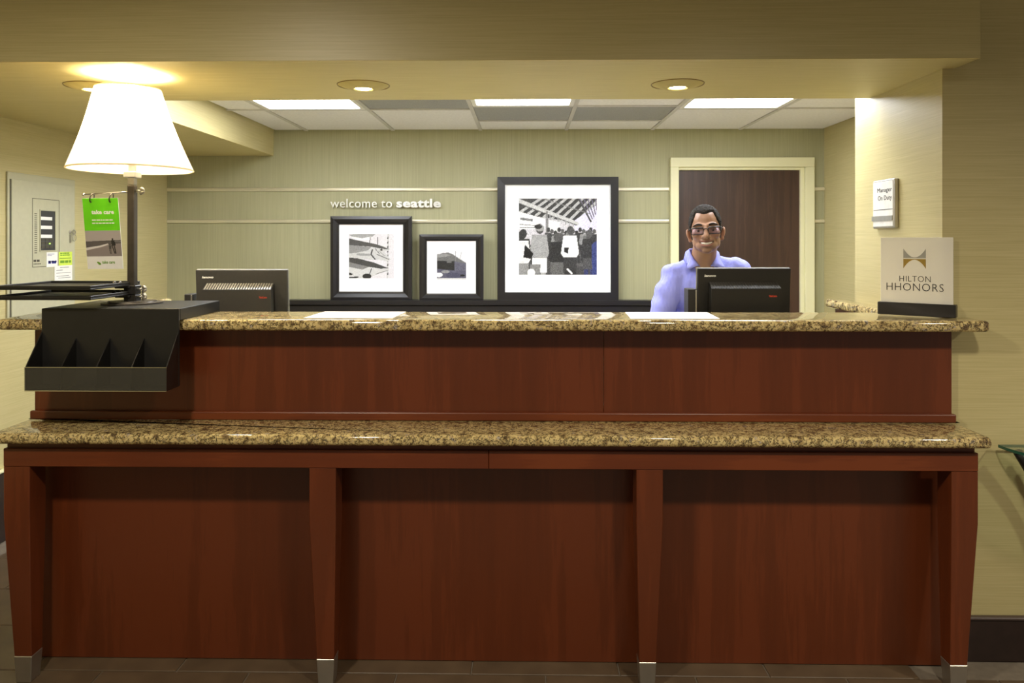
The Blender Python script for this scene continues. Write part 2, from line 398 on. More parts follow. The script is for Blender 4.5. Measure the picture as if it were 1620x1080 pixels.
for (x0, x1, ye), wh in zip(trof, ('left one, nearest the lampshade', 'middle one, above the large framed photograph', 'right one, before the brown door')):
    t = thing('ceiling_light', 'lit white fluorescent ceiling panel, '+wh, 'ceiling light', ((x0+x1)/2, (BB+ye)/2, ZC), 'fluorescent panels in the office ceiling')
    fr = bmesh.new()
    for a in ((x0+.012, x1-.012, ye-.040, ye-.012), (x0+.012, x1-.012, BB+.05, BB+.078), (x0+.012, x0+.04, BB+.078, ye-.04), (x1-.04, x1-.012, BB+.078, ye-.04)):
        box(*a, ZC-.003, ZC+.018, .002, bm=fr)
    obj('frame', fr, M['plug'], t)
    obj('diffuser', box(x0+.04, x1-.04, BB+.078, ye-.04, ZC+.004, ZC+.014, .002), M['fluor'], t)
# soffit eyeball downlights
for px, wh, pw in ((146, 'half hidden behind the glowing lampshade', 14), (575, 'over the counter, left of the middle', 14), (1072, 'over the counter before the brown door', 14)):
    c = at(px, 133, (ZS-EYE)*F/(HOR-133)); c.z = ZS-.002
    t = thing('downlight', 'round recessed eyeball downlight in the soffit '+wh, 'downlight', c, 'downlights in the soffit')
    obj('trim_ring', lathe([(.1005, 0), (.1025, -.003), (.1045, 0)], c, 40), M['gold'], t, True)
    obj('eyeball', lathe([(.100, -.0005), (.085, -.007), (.06, -.014), (.042, -.018), (.036, -.016), (.034, -.006)], c, 40), M['softpaint'], t, True)
    obj('bulb', lathe([(.0335, -.010), (.028, -.0155), (.015, -.018), (.001, -.019)], c, 24), M['bulb'], t, True)
    lamp('downlight_lamp', 'SPOT', (c.x, c.y, ZS-.03), pw, WARM, .03, 120, .8)
# satin rails on the back wall and the door
dl, dr = at(1059, 250, YB).x, at(1285, 250, YB).x
n = 6
for py in (299.5, 350):
    z = at(810, py, YB).z
    for x0, x1 in ((XL, dl), (dr, XR)):
        struct(obj('trim_%d' % n, box(x0, x1, YB-.014, YB, z-.013, z+.013, .0065, 3), M['strip'])); n += 1
zt = at(1160, 250, YB).z; zi = at(1160, 265, YB).z; il, ir = at(1072, 260, YB).x, at(1264, 260, YB).x
door = struct(obj('door_1', box(il, ir+.04, YB-.006, YB, 0, zi), M['door']))
def dbox(*a): return box(*a, .003)
obj('casing', dbox(dl, il, YB-.05, YB, 0, zi), M['cream'], door)
obj('casing', dbox(ir+.03, dr, YB-.05, YB, 0, zi), M['cream'], door)
obj('casing', dbox(dl, dr, YB-.05, YB, zi, zt), M['cream'], door)
obj('door_stop', dbox(ir, ir+.03, YB-.03, YB, 0, zi), M['cream'], door)
obj('door_stop', dbox(il, ir, YB-.03, YB-.006, zi-.02, zi), M['cream'], door)

# ------------------------------------------------------------------ the reception desk
YP = 2.72; YA = 2.54; YG = 2.50
pxl, pxr = at(55, 600, YP).x, at(1507, 600, YP).x
axl, axr = at(5, 720, YA).x, at(1548, 720, YA).x
zl = .856; zlb = .818                                    # ledge top / underside
ZU = 1.224; ZUB = 1.185                                  # upper counter top / underside
zap = at(810, 742, YA).z
desk = thing('reception_desk', 'cherry wood reception desk with four tapered legs and steel feet', 'desk', ((pxl+pxr)/2, YP, 0))
xm = at(955, 600, YP).x
obj('upper_panel', box(pxl, xm-.0007, YP, YP+.04, zl, ZUB-.0005, .001), M['cherry'], desk)
obj('upper_panel', box(xm+.0007, pxr-.003, YP, YP+.04, zl, ZUB-.0005, .001), M['cherry'], desk)
obj('skirting', box(pxl-.006, pxr-.003+.006, YP-.020, YP, zl, zl+.030, .004, 2), M['cherryh'], desk)
kb = [axl+.01, at(510, 900, YP-.02).x, at(1027, 900, YP-.02).x, axr-.012]
for a, b in zip(kb, kb[1:]):
    obj('knee_panel', box(a+.0006, b-.0006, YP-.02, YP+.02, .002, zlb-.001, .001), M['cherry'], desk)
obj('shadow_rail', box(axl+.004, axr-.004, YA+.015, YA+.05, zlb-.03, zlb-.0005), M['cherryh'], desk)
zrt = at(810, 713, YA).z
xs = at(773, 720, YA).x
obj('apron', box(axl, xs-.0006, YA, YA+.045, zap, zrt, .002), M['cherryh'], desk)
obj('apron', box(xs+.0006, axr, YA, YA+.045, zap, zrt, .002), M['cherryh'], desk)
def leg(pa, pb, qa, qb):
    x0, x1 = at(pa, 742, YA).x, at(pb, 742, YA).x; b0, b1 = at(qa, 1047, YA).x, at(qb, 1047, YA).x
    zs = .090; zk = zap-(zap-zs)*.27
    def sect(bm, rows):
        rings = []
        for x_0, x_1, y_0, y_1, z in rows: rings.append([bm.verts.new(p) for p in ((x_0, y_0, z), (x_1, y_0, z), (x_1, y_1, z), (x_0, y_1, z))])
        for a, b in zip(rings, rings[1:]):
            for k in range(4): bm.faces.new((a[k], a[(k+1) % 4], b[(k+1) % 4], b[k]))
        bm.faces.new(rings[0][::-1]); bm.faces.new(rings[-1]); bmesh.ops.recalc_face_normals(bm, faces=bm.faces)
        bmesh.ops.bevel(bm, geom=[e for e in bm.edges if e.calc_face_angle(0) > R(60)], offset=.0015, segments=1, affect='EDGES')
        return bm
    s = lambda t: (x0+(b0-x0)*t, x1+(b1-x1)*t, YA+.002, YA+.090-.030*t)
    e = 1.0+zs/(zk-zs)*.9
    l = obj('leg', sect(bmesh.new(), [(*s(1), zs), (*s(.5), (zk+zs)/2), (*s(0), zk), (*s(0), zap)]), M['cherry'], desk)
    q = s(1); d = .0012
    obj('foot_cap', sect(bmesh.new(), [(q[0]+.004, q[1]-.004, q[2]+.002, q[3]-.004, .0005), (q[0]-d, q[1]+d, q[2]-d, q[3]+d, zs)]), M['steel'], l, label='brushed steel foot cap')
leg(5, 46, 22, 49); leg(489, 531, 501, 528); leg(1007, 1049, 1011.5, 1038); leg(1506, 1548, 1504, 1531)

gl = at(1572, 690, YG).x; gll = axl-(gl-axr)
low = thing('lower_counter', 'lower speckled granite counter ledge along the desk front', 'counter', ((gl+gll)/2, 2.6, zlb))
obj('slab', prism([(gll, YG), (xs-.0004, YG), (xs-.0004, YP-.0005), (pxl-.001, YP-.0005), (pxl-.001, YP+.02), (gll, YP+.02)], zlb, zl-.0006, bev=.0145, seg=4, seam=xs), M['granite'], low, True, 35)
obj('slab', prism([(xs+.0004, YG), (gl, YG), (gl, YP+.02), (pxr+.004, YP+.02), (pxr+.004, YP-.0005), (xs+.0004, YP-.0005)], zlb, zl-.0006, bev=.0145, seg=4, seam=xs), M['granite'], low, True, 35)
YU = 2.62; xul = -1.85; xur = at(1568, 515, YU).x; xrr = 1.415; xrl = -1.69
top = obj('upper_counter', prism([(xul, YU), (xur, YU), (xur, YF-.002), (XJ-.003, YF-.002), (XJ-.003, 3.61), (xrr, 3.61), (xrr, 2.935), (xrl, 2.935), (xrl, 3.61), (xul, 3.61)], ZUB, ZU, bev=.014, seg=4), M['granite'], None, True, 35)
tag(top, 'upper speckled granite counter top with polished rounded edge', 'counter')
bm = box(pxl, pxl+.05, YP+.04, 3.58, 0, ZUB-.0005)
obj('return_panel', bm, M['cherry'], desk)
obj('return_panel', box(XJ-.045, XJ-.004, YP+.04, 3.58, 0, ZUB-.0005), M['cherry'], desk)
obj('work_surface', box(pxl+.05, XJ-.05, YP+.04, 3.40, .86, .89, .002), M['cream'], desk)  # hidden from view; its pale colour is chosen to bounce light upward
obj('support_panel', box(pxl+.4, XJ-.4, 3.0, 3.03, .001, .86), M['cherry'], desk)
# picture ledge on the back wall
zq = at(810, 475, YB-.1).z
x0, x1 = at(330, 480, YB).x, dl-.02
lg = thing('picture_ledge', 'long black picture ledge on the back wall under the frames', 'ledge', ((x0+x1)/2, YB, zq-.13))
obj('shelf', box(x0, x1, YB-.115, YB, zq-.034, zq, .003), M['frame'], lg)
obj('fascia', box(x0+.004, x1-.004, YB-.10, YB, zq-.13, zq-.036, .004), M['frame'], lg)

# ------------------------------------------------------------------ framed photographs on the ledge
def picture(name, label, o4, m4, p4, paint, fancy):
    Yf = YB-.075
    a, b = at(o4[0], o4[3], Yf), at(o4[2], o4[1], Yf); a.z = zq
    t = thing(name, label, 'picture', ((a.x+b.x)/2, Yf, zq), 'framed photographs on the ledge')
    c, d = at(m4[0], m4[3], Yf), at(m4[2], m4[1], Yf); th = .030
    def ring(A, B, C, D, y0, y1):      # mitred rail set: outer at depth y0, inner at y1
        bm = bmesh.new(); o = [(A.x, A.z), (B.x, A.z), (B.x, B.z), (A.x, B.z)]; i = [(C.x, C.z), (D.x, C.z), (D.x, D.z), (C.x, D.z)]
        ov = [bm.verts.new((x, y0, z)) for x, z in o]; iv = [bm.verts.new((x, y1, z)) for x, z in i]
        ob = [bm.verts.new((x, Yf+.012, z)) for x, z in o]; ib = [bm.verts.new((x, Yf+.012, z)) for x, z in i]
        for k in range(4):
            q = (k+1) % 4
            bm.faces.new((ov[k], ov[q], iv[q], iv[k])); bm.faces.new((ob[k], ob[q], ov[q], ov[k])); bm.faces.new((iv[k], iv[q], ib[q], ib[k])); bm.faces.new((ib[k], ib[q], ob[q], ob[k]))
        bmesh.ops.recalc_face_normals(bm, faces=bm.faces); return bm
    if fancy:
        A2 = Vector((a.x+(c.x-a.x)*.35, 0, a.z+(c.z-a.z)*.35)); B2 = Vector((b.x+(d.x-b.x)*.35, 0, b.z+(d.z-b.z)*.35))
        A3 = a.lerp(c, .8); B3 = b.lerp(d, .8)
        obj('frame', ring(a, b, A2, B2, Yf-.022, Yf-.026), M['frame'], t)
        obj('inner_frame', ring(A2, B2, A3, B3, Yf-.026, Yf-.010), M['frame'], t)
        obj('frame_lip', ring(A3, B3, c, d, Yf-.014, Yf-.012), M['frame'], t)
    else:
        obj('frame', ring(a, b, c, d, Yf-.022, Yf-.020), M['frame'], t)
    obj('backing', box(a.x+.005, b.x-.005, Yf+.012, Yf+.018, a.z+.004, b.z-.005), M['black'], t)
    obj('mat_board', box(c.x, d.x, Yf-.006, Yf-.003, c.z, d.z), M['mat'], t)
    e, f = at(p4[0], p4[3], Yf), at(p4[2], p4[1], Yf)
    obj('photograph', paint.mesh('photograph', f.x-e.x, f.z-e.z, M['print'], frame_mat((e.x, Yf-.0068, e.z), (1, 0, 0), (0, 0, 1))), None, t)
    return t
# fish
p = Paint(110, 110, (.86, .85, .87))
p.poly([(0, .02), (.25, 0), (.6, 0), (.45, .12), (.1, .09)], .62); p.poly([(0, .05), (.3, .1), (.5, .06), (.48, .14), (.2, .14)], .93)
for x in (.47, .64): p.line(x, .08, x-.01, .42, .018, .35)
p.line(.87, 0, .85, 1, .03, .75)
for k in range(9): p.line(.865, .08+k*.1, .86, .11+k*.1, .025, .2)
def fish(dy, s1, s2):
    p.poly([(0, .10+dy), (.12, .13+dy), (.35, .18+dy), (.62, .235+dy), (.78, .28+dy), (.90, .345+dy), (.88, .38+dy), (.78, .40+dy), (.92, .58+dy), (.86, .61+dy), (.66, .58+dy), (.5, .58+dy), (.25, .57+dy), (0, .55+dy)], s2)
    p.poly([(0, .10+dy), (.12, .13+dy), (.35, .18+dy), (.62, .235+dy), (.9, .345+dy), (.75, .34+dy), (.5, .29+dy), (.25, .27+dy), (0, .25+dy)], s1)
    p.poly([(0, .25+dy), (.25, .27+dy), (.5, .30+dy), (.42, .37+dy), (.2, .42+dy), (0, .44+dy)], .55)
    p.ell(.72, .36+dy, .03, .02, .12); p.line(.52, .36+dy, .49, .46+dy, .03, .25); p.line(.49, .46+dy, .58, .57+dy, .03, .3)
    p.line(.62, .46+dy, .88, .57+dy, .02, .45); p.line(.58, .33+dy, .68, .45+dy, .015, .4); p.line(.66, .38+dy, .80, .5+dy, .012, .5)
    p.line(.2, .46+dy, .45, .47+dy, .05, .6)
fish(0, .30, .78); p.poly([(0, .53), (.2, .55), (.55, .64), (.85, .76), (.9, .80), (.7, .88), (.4, 1), (0, 1)], .80)
p.poly([(0, .53), (.2, .55), (.55, .64), (.88, .77), (.7, .78), (.45, .74), (.2, .68), (0, .63)], .26); p.poly([(0, .63), (.2, .68), (.45, .74), (.3, .8), (0, .74)], .5)
p.ell(.40, .95, .1, .06, .18); p.poly([(0, .86), (.1, .9), (.05, .93), (0, .92)], .15); p.line(.5, .78, .46, .9, .02, .3); p.line(.6, .9, .85, .82, .015, .5); p.line(.0, .98, .2, .97, .03, .2)
p.grain(.035)
picture('framed_photograph', 'black stepped frame holding a picture of two fish, left of the three pictures', (524, 342, 652, 475), (537, 355, 638, 461), (552.5, 370, 623.5, 440), p, True)
# hill and water
p = Paint(70, 70, (.88, .88, .90))
p.poly([(0, .16), (.2, .07), (.4, .06), (.55, .12), (.75, .26), (1, .42), (1, .5), (0, .5)], .42); p.poly([(0, .12), (.3, .1), (.5, .16), (.3, .2), (0, .24)], .55)
p.poly([(0, .34), (.6, .36), (.6, .7), (0, .66)], .16); p.poly([(.35, .33), (.5, .33), (.5, .42), (.35, .42)], .4)
p.poly([(.6, .36), (1, .44), (1, 1), (.6, 1)], (.36, .36, .42)); p.poly([(0, .62), (.6, .68), (1, .7), (1, 1), (0, 1)], (.33, .33, .40))
p.ell(.08, .83, .12, .08, .9); p.ell(.3, .72, .14, .05, .55); p.ell(.85, .85, .1, .04, .1); p.ell(.55, .85, .25, .1, (.28, .28, .36)); p.line(0, .97, 1, .97, .05, .82)
p.line(.63, 0, .63, .35, .012, .5); p.line(.83, .05, .78, .3, .012, .6); p.grain(.04, 3)
picture('framed_photograph', 'smallest black frame, photograph of a dark hill above water, middle of the three', (664, 370.5, 765, 475), (675.5, 381, 753, 464), (691.5, 397, 737.5, 442), p, True)
# market hall with a crowd
p = Paint(150, 150, (.80, .79, .81))
p.poly([(0, 0), (1, 0), (1, .25), (.75, .32), (0, .2)], .20)
for k in range(9): p.line(.02+k*.1, .18+k*.022, .32+k*.105, -.02, .032, .72)
p.poly([(.70, .3), (1, .08), (1, .42), (.72, .42)], (.86, .85, .95))
for k in range(6): p.line(.78+k*.05, .0, .92+k*.02, .3-k*.03, .014, (.40, .38, .46))
p.line(.76, 0, .92, .30, .022, .25); p.line(.0, .03, .74, .33, .05, .78); p.line(0, .07, .74, .35, .012, .25); p.line(.3, .0, .9, .2, .01, .5)
for k in range(8): p.line(.35+k*.05, .19+k*.02, .35+k*.05, .28+k*.012, .012, .6)
p.poly([(0, .17), (.34, .27), (.34, .40), (0, .40)], .93); p.poly([(.02, .25), (.18, .27), (.18, .30), (.02, .28)], .45); p.line(.02, .34, .3, .36, .012, .6); p.line(.02, .38, .25, .38, .012, .55)
p.poly([(.38, .28), (.53, .31), (.53, .44), (.38, .42)], .9); p.line(.36, .18, .365, .45, .03, .5)
p.poly([(0, .62), (1, .58), (1, 1), (0, 1)], .27); p.poly([(.45, .75), (.9, .72), (.9, .77), (.45, .8)], .38); p.poly([(.5, .86), (.95, .84), (.95, .88), (.5, .9)], .36)
def man2(x, y, s, top, bot, hd=.25, legs=.35):
    p.ell(x, y-.02*s, .045*s, .06*s, hd)
    p.poly([(x-.09*s, y+.05*s), (x+.08*s, y+.05*s), (x+.11*s, y+.28*s), (x+.07*s, y+.34*s), (x-.08*s, y+.34*s), (x-.12*s, y+.28*s)], top)
    p.poly([(x-.085*s, y+.33*s), (x+.08*s, y+.33*s), (x+.085*s, y+.5*s), (x-.09*s, y+.5*s)], bot)
    p.poly([(x-.075*s, y+.5*s), (x-.015*s, y+.5*s), (x-.03*s, y+.75*s), (x-.075*s, y+.75*s)], legs); p.poly([(x+.01*s, y+.5*s), (x+.07*s, y+.5*s), (x+.08*s, y+.75*s), (x+.03*s, y+.75*s)], legs)
for k in range(14): man2(.38+.045*k, .42+.02*(k % 3), .5, (.3, .22, .55, .4)[k % 4], .2, (.2, .35, .15)[k % 3], .2)
man2(.06, .48, 1.0, .25, .3, .2, .5); man2(.04, .50, 1.05, .88, .55, .18, .6); man2(.27, .42, 1.1, .62, .95, .28, .66); p.ell(.27, .385, .06, .045, .6); p.ell(.25, .37, .05, .03, .15)
man2(.49, .52, .95, .16, .38, .3, .4); man2(.66, .44, 1.0, .97, .22, .3, .16); man2(.9, .48, .9, .2, .3, .35, (.2, .22, .4)); p.poly([(.93, .6), (1, .55), (1, 1), (.94, 1)], (.22, .26, .48))
p.poly([(.58, .64), (.64, .64), (.63, .72), (.58, .7)], .1); p.poly([(.08, .6), (.19, .72), (.16, .79), (.06, .77)], .08); p.poly([(.15, .86), (.28, .86), (.27, 1), (.14, 1)], .5); p.ell(.16, .97, .05, .05, .95); p.line(.62, .92, .68, .98, .02, .95); p.grain(.06, 5)
picture('framed_photograph', 'largest black frame with a picture of a crowded market hall', (787, 280, 978, 475), (799, 292, 966, 462), (821, 314, 944, 434.5), p, False)

# ------------------------------------------------------------------ lettering on the back wall
sg = thing('wall_lettering', 'raised silver letters reading welcome to seattle above the fish picture', 'lettering', at(610, 328, YB-.012))
for body, pa, pb, y0, y1, off in (('welcome to', 524, 621, 314.5, 328.5, .0), ('seattle', 628, 698, 314.5, 328.5, .032)):
    a, b = at(pa, y1, YB-.004), at(pb, y0, YB-.004)
    me = text_mesh(body, b.x-a.x, b.z-a.z, .010, M['letter'], off, 1.05, to=frame_mat((a.x, YB-.020, a.z), (1, 0, 0), (0, 0, 1)))
    for isl in split_islands(me): obj('letter', isl, M['letter'], sg)

# ------------------------------------------------------------------ lamp stand, lamp, hanging card
bx0, bx1 = at(66, 492, 2.59).x, at(283, 492, 2.59).x; zb = 1.265
st = thing('brochure_stand', 'black box stand with empty brochure bins hanging over the counter edge', 'stand', ((bx0+bx1)/2, 2.75, ZU))
obj('platform', box(bx0, bx1, 2.60, 2.94, ZU+.0005, zb, .002), M['black'], st)
zbk = .998
obj('back_plate', box(bx0, bx1, 2.588, 2.600, zbk, zb, .002), M['black'], st)
tx0, tx1 = at(42, 600, 2.50).x, at(265, 600, 2.50).x
ylip = 2.502; zlip = 1.076
obj('bin_floor', box(bx0, bx1, ylip, 2.588, zbk, zbk+.004), M['black'], st)
for k in range(5):
    x = bx0+.002+(bx1-bx0-.004)*k/4
    if k in (0, 4):
        poly = [(ylip, zbk+.004), (2.588, zbk+.004), (2.588, 1.185), (ylip, zlip)]
    else: poly = [(ylip+.002, zbk+.004), (2.588, zbk+.004), (2.588, 1.163), (ylip+.002, zlip)]
    obj('side_panel' if k in (0, 4) else 'divider', prism(poly, x-.0018, x+.0018, axis='X'), M['black'], st)
obj('front_lip', box(bx0, bx1, ylip-.003, ylip, zbk+.002, zlip), M['clear'], st, label='clear acrylic front lip')
e = box(bx0, bx1, ylip-.0036, ylip+.0006, zlip, zlip+.0022); box(bx0, bx1, ylip-.0036, ylip, zbk-.001, zbk+.002, bm=e)
obj('lip_edge', e, M['chrome'], st, label='bright edges of the clear lip')

LP = Vector((at(209.5, 460, 2.80).x, 2.80, zb+.0008))
Lz = lambda py: at(210, py, 2.80).z
lm = thing('table_lamp', 'tall lamp with glowing pleated white shade on a dark pole', 'lamp', LP)
obj('base_disc', lathe([(0.001, .0), (.105, .0), (.105, .004), (.085, .005), (.083, .009), (.001, .010)], LP, 48), M['gunmetal'], lm, True, 30)
pw = .0135
obj('pole', box(LP.x-pw, LP.x+pw, LP.y-pw, LP.y+pw, zb+.01, Lz(293), .003, 2), M['gunmetal'], lm)
obj('pole_neck', box(LP.x-.0125, LP.x+.0125, LP.y-.0125, LP.y+.0125, Lz(293), Lz(281), .002), M['steel'], lm)
obj('socket', box(LP.x-.023, LP.x+.023, LP.y-.023, LP.y+.023, Lz(281), Lz(272), .002), M['plug'], lm)
obj('bulb_holder', lathe([(.014, 0), (.014, .06), (.02, .07), (.001, .075)], (LP.x, LP.y, Lz(272)), 20), M['plug'], lm, True)
zs0, zs1 = Lz(268), Lz(141)
r0 = 91.5*2.80/F; r1 = 47.5*2.80/F
sc = (LP.x-.004, LP.y, zs0); sh = zs1-zs0
rip = lambda k, z: .0022*math.sin(k*math.pi/2)
prof = [(r0+(r1-r0)*t-.007*math.sin(math.pi*t), sh*t) for t in [i/14 for i in range(15)]]
def lean(b):                                       # the shade sits a touch askew
    for v in b.verts: v.co.x -= .012*(v.co.z-zs0)/sh
    return b
shd = obj('shade', lean(lathe(prof, sc, 240, ripple=rip)), M['shade'], lm, True)
def hoop(r, z, rr): return lean(lathe([(r+rr*math.cos(a), z+rr*math.sin(a)) for a in [2*math.pi*i/8 for i in range(9)]], sc, 96))
obj('trim_band', hoop(r0, 0, .003), M['shade'], shd, True); obj('trim_band', hoop(r1, sh, .003), M['shade'], shd, True)
sp = bmesh.new()
for a in (0, 2.09, 4.19):
    tube([(sc[0], sc[1], sc[2]+sh*.80), (sc[0]+(r1+.01)*math.cos(a), sc[1]+(r1+.01)*math.sin(a), sc[2]+sh*.93)], .0015, 6, bm=sp)
obj('shade_spider', sp, M['steel'], shd)
obj('bulb', lathe([(.001, -.045), (.02, -.04), (.033, -.015), (.034, .01), (.022, .036), (.001, .045)], (LP.x, LP.y, zs0+.13), 24), M['bulb'], lm, True)
lamp('lamp_bulb_light', 'POINT', (LP.x, LP.y, zs0+.195), 36, (1, .89, .66), .06)
# collar with two trays on arms
obj('collar', box(LP.x-.022, LP.x+.022, LP.y-.022, LP.y+.022, Lz(480), Lz(465.5), .002), M['black'], lm)
obj('collar', box(LP.x-.022, LP.x+.022, LP.y-.022, LP.y+.022, Lz(465), Lz(451), .002), M['black'], lm)
def wing(x, y, z, name='wing_nut', par=None):
    b = tube([(x, y, z), (x+.018, y, z)], .004, 8)
    for s in (-1, 1):
        r = bmesh.ops.create_uvsphere(b, u_segments=10, v_segments=6, radius=1, matrix=Matrix.Translation((x+.024, y, z+s*.006)) @ Matrix.Rotation(s*.6, 4, 'Y') @ Matrix.Diagonal((.012, .004, .007, 1)))
    return obj(name, b, M['steel'], par or lm, True)
for py in (457, 469): wing(LP.x+.022, LP.y-.004, Lz(py))
def tray(zf, xr, xl, yf, yb, tilt):
    z = zf
    b = box(xl, xr, yf, yb, -.010, -.004, .0015)
    for q in ((xl, xr, yf, yf+.010), (xl, xr, yb-.010, yb), (xl, xl+.010, yf+.010, yb-.010), (xr-.010, xr, yf+.010, yb-.010)): box(*q, -.004, .004, .001, bm=b)
    xf(b, Matrix.Translation((xr, yf, z)) @ Matrix.Rotation(tilt, 4, 'Y') @ Matrix.Translation((-xr, -yf, 0)))
    t = obj('tray', b, M['black'], lm)
    a = tube([(LP.x-.022, LP.y-.006, z-.006), (LP.x-.05, LP.y-.006, z-.006), (xr+.004, LP.y-.006, z-.006)], .0055, 10)
    for xk in (LP.x-.036, LP.x-.058):
        bmesh.ops.create_uvsphere(a, u_segments=12, v_segments=8, radius=1, matrix=Matrix.Translation((xk, LP.y-.018, z-.004)) @ Matrix.Diagonal((.006, .012, .011, 1)))
    obj('tray_arm', a, M['gunmetal'], t, True)
    box_ = box(xr-.05, xr+.006, LP.y-.03, LP.y+.02, z-.020, z-.010, .002); obj('tray_bracket', box_, M['black'], t)
tray(1.342, at(143, 460, 2.53).x, at(143, 460, 2.53).x-.345, 2.53, 2.86, R(0))
tray(1.308, at(143.5, 475, 2.53).x, at(143.5, 475, 2.53).x-.345, 2.53, 2.86, R(0))
# sign rod
ra = Vector((at(132, 307.5, 2.80).x, 2.80, Lz(307.5))); rb = Vector((LP.x+.02, 2.80, Lz(303)))
rod = tube([ra, rb], .0028, 8); bmesh.ops.create_uvsphere(rod, u_segments=10, v_segments=8, radius=.0065, matrix=Matrix.Translation(ra))
obj('sign_rod', rod, M['chrome'], lm, True)
wing(LP.x+.014, 2.797, Lz(302))
cY = 2.795
c0 = at(139, 425.5, cY+.033); c1 = at(195, 425, cY+.033); c2 = at(131.5, 313.5, cY)
right = (c1-c0); up = (c2-c0); CW, CH = right.length, up.length
up = (up-right.normalized()*up.dot(right.normalized())); 
cm = frame_mat(c0, right, up)
cs = thing('hanging_card', 'green and grey take care card hanging from two rings on the lamp rod', 'sign', (c0+c1)/2)
obj('card', xf(box(0, CW, 0, CH, -.002, 0), cm), M['paper'], cs)
obj('green_field', xf(box(0.0005, CW-.0005, CH*.545, CH-.0005, .0001, .0004), cm), M['green'], cs)
p = Paint(130, 106, (.60, .57, .56)); p.poly([(0, 0), (1, 0), (1, .5), (0, .5)], (.68, .65, .64)); p.poly([(0, .42), (1, .37), (1, .5), (.6, .56), (0, .74)], (.36, .34, .34)); p.poly([(0, .66), (.4, .58), (.62, .5), (.64, .54), (.4, .66), (0, .76)], (.86, .84, .83)); p.poly([(0, .76), (.5, .62), (1, .5), (1, 1), (0, 1)], (.55, .51, .50))
p.ell(.76, .34, .025, .04, .1); p.poly([(.72, .38), (.82, .38), (.84, .58), (.72, .6)], .16); p.line(.74, .6, .80, .88, .03, .15); p.line(.80, .6, .83, .88, .03, .15); p.ell(.68, .55, .02, .03, .2); p.poly([(.64, .58), (.72, .58), (.71, .72), (.65, .72)], .25); p.line(.66, .72, .68, .9, .02, .2); p.line(.7, .72, .70, .9, .02, .2); p.line(.82, .42, 1, .44, .02, .5)
obj('beach_photograph', p.mesh('photo', CW-.001, CH*.365, M['print'], cm @ Matrix.Translation((.0005, CH*.18, .0004))), None, cs)
obj('lettering', text_mesh('take care', CW*.63, CH*.06, .0004, M['white_ink'], .04, 1.05, to=cm @ Matrix.Translation((CW*.23, CH*.775, .0006))), None, cs)
b = bmesh.new(); random.seed(2)
def scribble(b, x0, x1, y, h, z=.0006, gap=.25):
    x = x0
    while x < x1-h:
        wd = min(random.uniform(1.2, 3.6)*h, x1-x); box(x, x+wd, y, y+h, z, z+.0003, bm=b); x += wd+gap*2*h
for yy in (.685, .64): scribble(b, CW*.23, CW*.86, CH*yy, CH*.016)
obj('small_print', xf(b, cm), M['white_ink'], cs)['kind'] = 'stuff'
obj('lower_lettering', text_mesh('take care', CW*.36, CH*.045, .0004, M['green_ink'], .02, to=cm @ Matrix.Translation((CW*.42, CH*.075, .0004))), None, cs)
b = bmesh.new(); bmesh.ops.create_circle(b, cap_ends=True, segments=12, radius=1, matrix=Matrix.Translation((CW*.33, CH*.085, .0006)) @ Matrix.Rotation(-.5, 4, 'Z') @ Matrix.Diagonal((CW*.06, CH*.014, 1, 1)))
bmesh.ops.create_circle(b, cap_ends=True, segments=12, radius=1, matrix=Matrix.Translation((CW*.35, CH*.07, .0007)) @ Matrix.Rotation(-.2, 4, 'Z') @ Matrix.Diagonal((CW*.04, CH*.01, 1, 1)))
obj('leaf_mark', xf(b, cm), M['green_ink'], cs)
for px in (145.5, 176):
    rc = at(px, 312, cY); rb_ = bmesh.new()
    ring = [(rc.x+.004*math.cos(a), rc.y+.013*math.sin(a), rc.z-.002+.016*math.cos(a)) for a in [2*math.pi*i/20 for i in range(21)]]
    obj('ring', tube(ring, .0022, 8, rb_), M['gunmetal'], cs, True)

# ------------------------------------------------------------------ papers, acrylic sign, wall sign
for (pa, pb, wh) in ((480, 620, 'left one, below the fish picture'), (998, 1139, 'right one, before the seated clerk\'s monitor')):
    a, b = at(pa, 505, 2.665), at(pb, 505, 2.665)
    wh = wh.replace("seated clerk's monitor", "man at the monitor")
    tag(obj('paper_mat', prism([(a.x, 2.665), (b.x, 2.665), (b.x+.012, 2.905), (a.x+.012, 2.905)], ZU+.0004, ZU+.0022), M['paper']), 'flat white sheet lying on the granite counter, '+wh, 'paper', 'white sheets on the counter')
A = at(1388, 496, 2.862); B = at(1512, 503, 2.705); A.z = B.z = ZU+.0008
rt = (B-A).normalized(); SL = (B-A).length; nm = Vector((0, 0, 1)).cross(rt); sm = Matrix.Identity(4)
for i in range(3): sm[i][0] = rt[i]; sm[i][1] = nm[i]; sm[i][2] = (0, 0, 1)[i]; sm[i][3] = A[i]
hs = thing('acrylic_sign', 'frosted clear plaque with bridge emblem in a black bar on the counter', 'sign', (A+B)/2)
obj('base_bar', xf(box(0, SL, 0, .038, 0, .046, .002), sm), M['frame'], hs)
ph0, ph1 = .008, SL-.010; pz0, pz1 = .040, at(1396, 376, 2.86).z-ZU
obj('plaque', xf(box(ph0, ph1, .015, .021, pz0, pz1, .001), sm), M['acrylic'], hs)
PW = ph1-ph0; PH = pz1-.046
def pl(u, v): return sm @ Matrix.Translation((ph0+u*PW, .0148, .046+v*PH)) @ Matrix.Rotation(R(90), 4, 'X')
obj('lettering', text_mesh('HILTON', PW*.43, PH*.088, .0006, M['ink'], -.012, 1.1, to=pl(.27, .325)), None, hs)
obj('lettering', text_mesh('HHONORS', PW*.79, PH*.115, .0006, M['ink'], -.010, 1.1, to=pl(.085, .185)), None, hs)
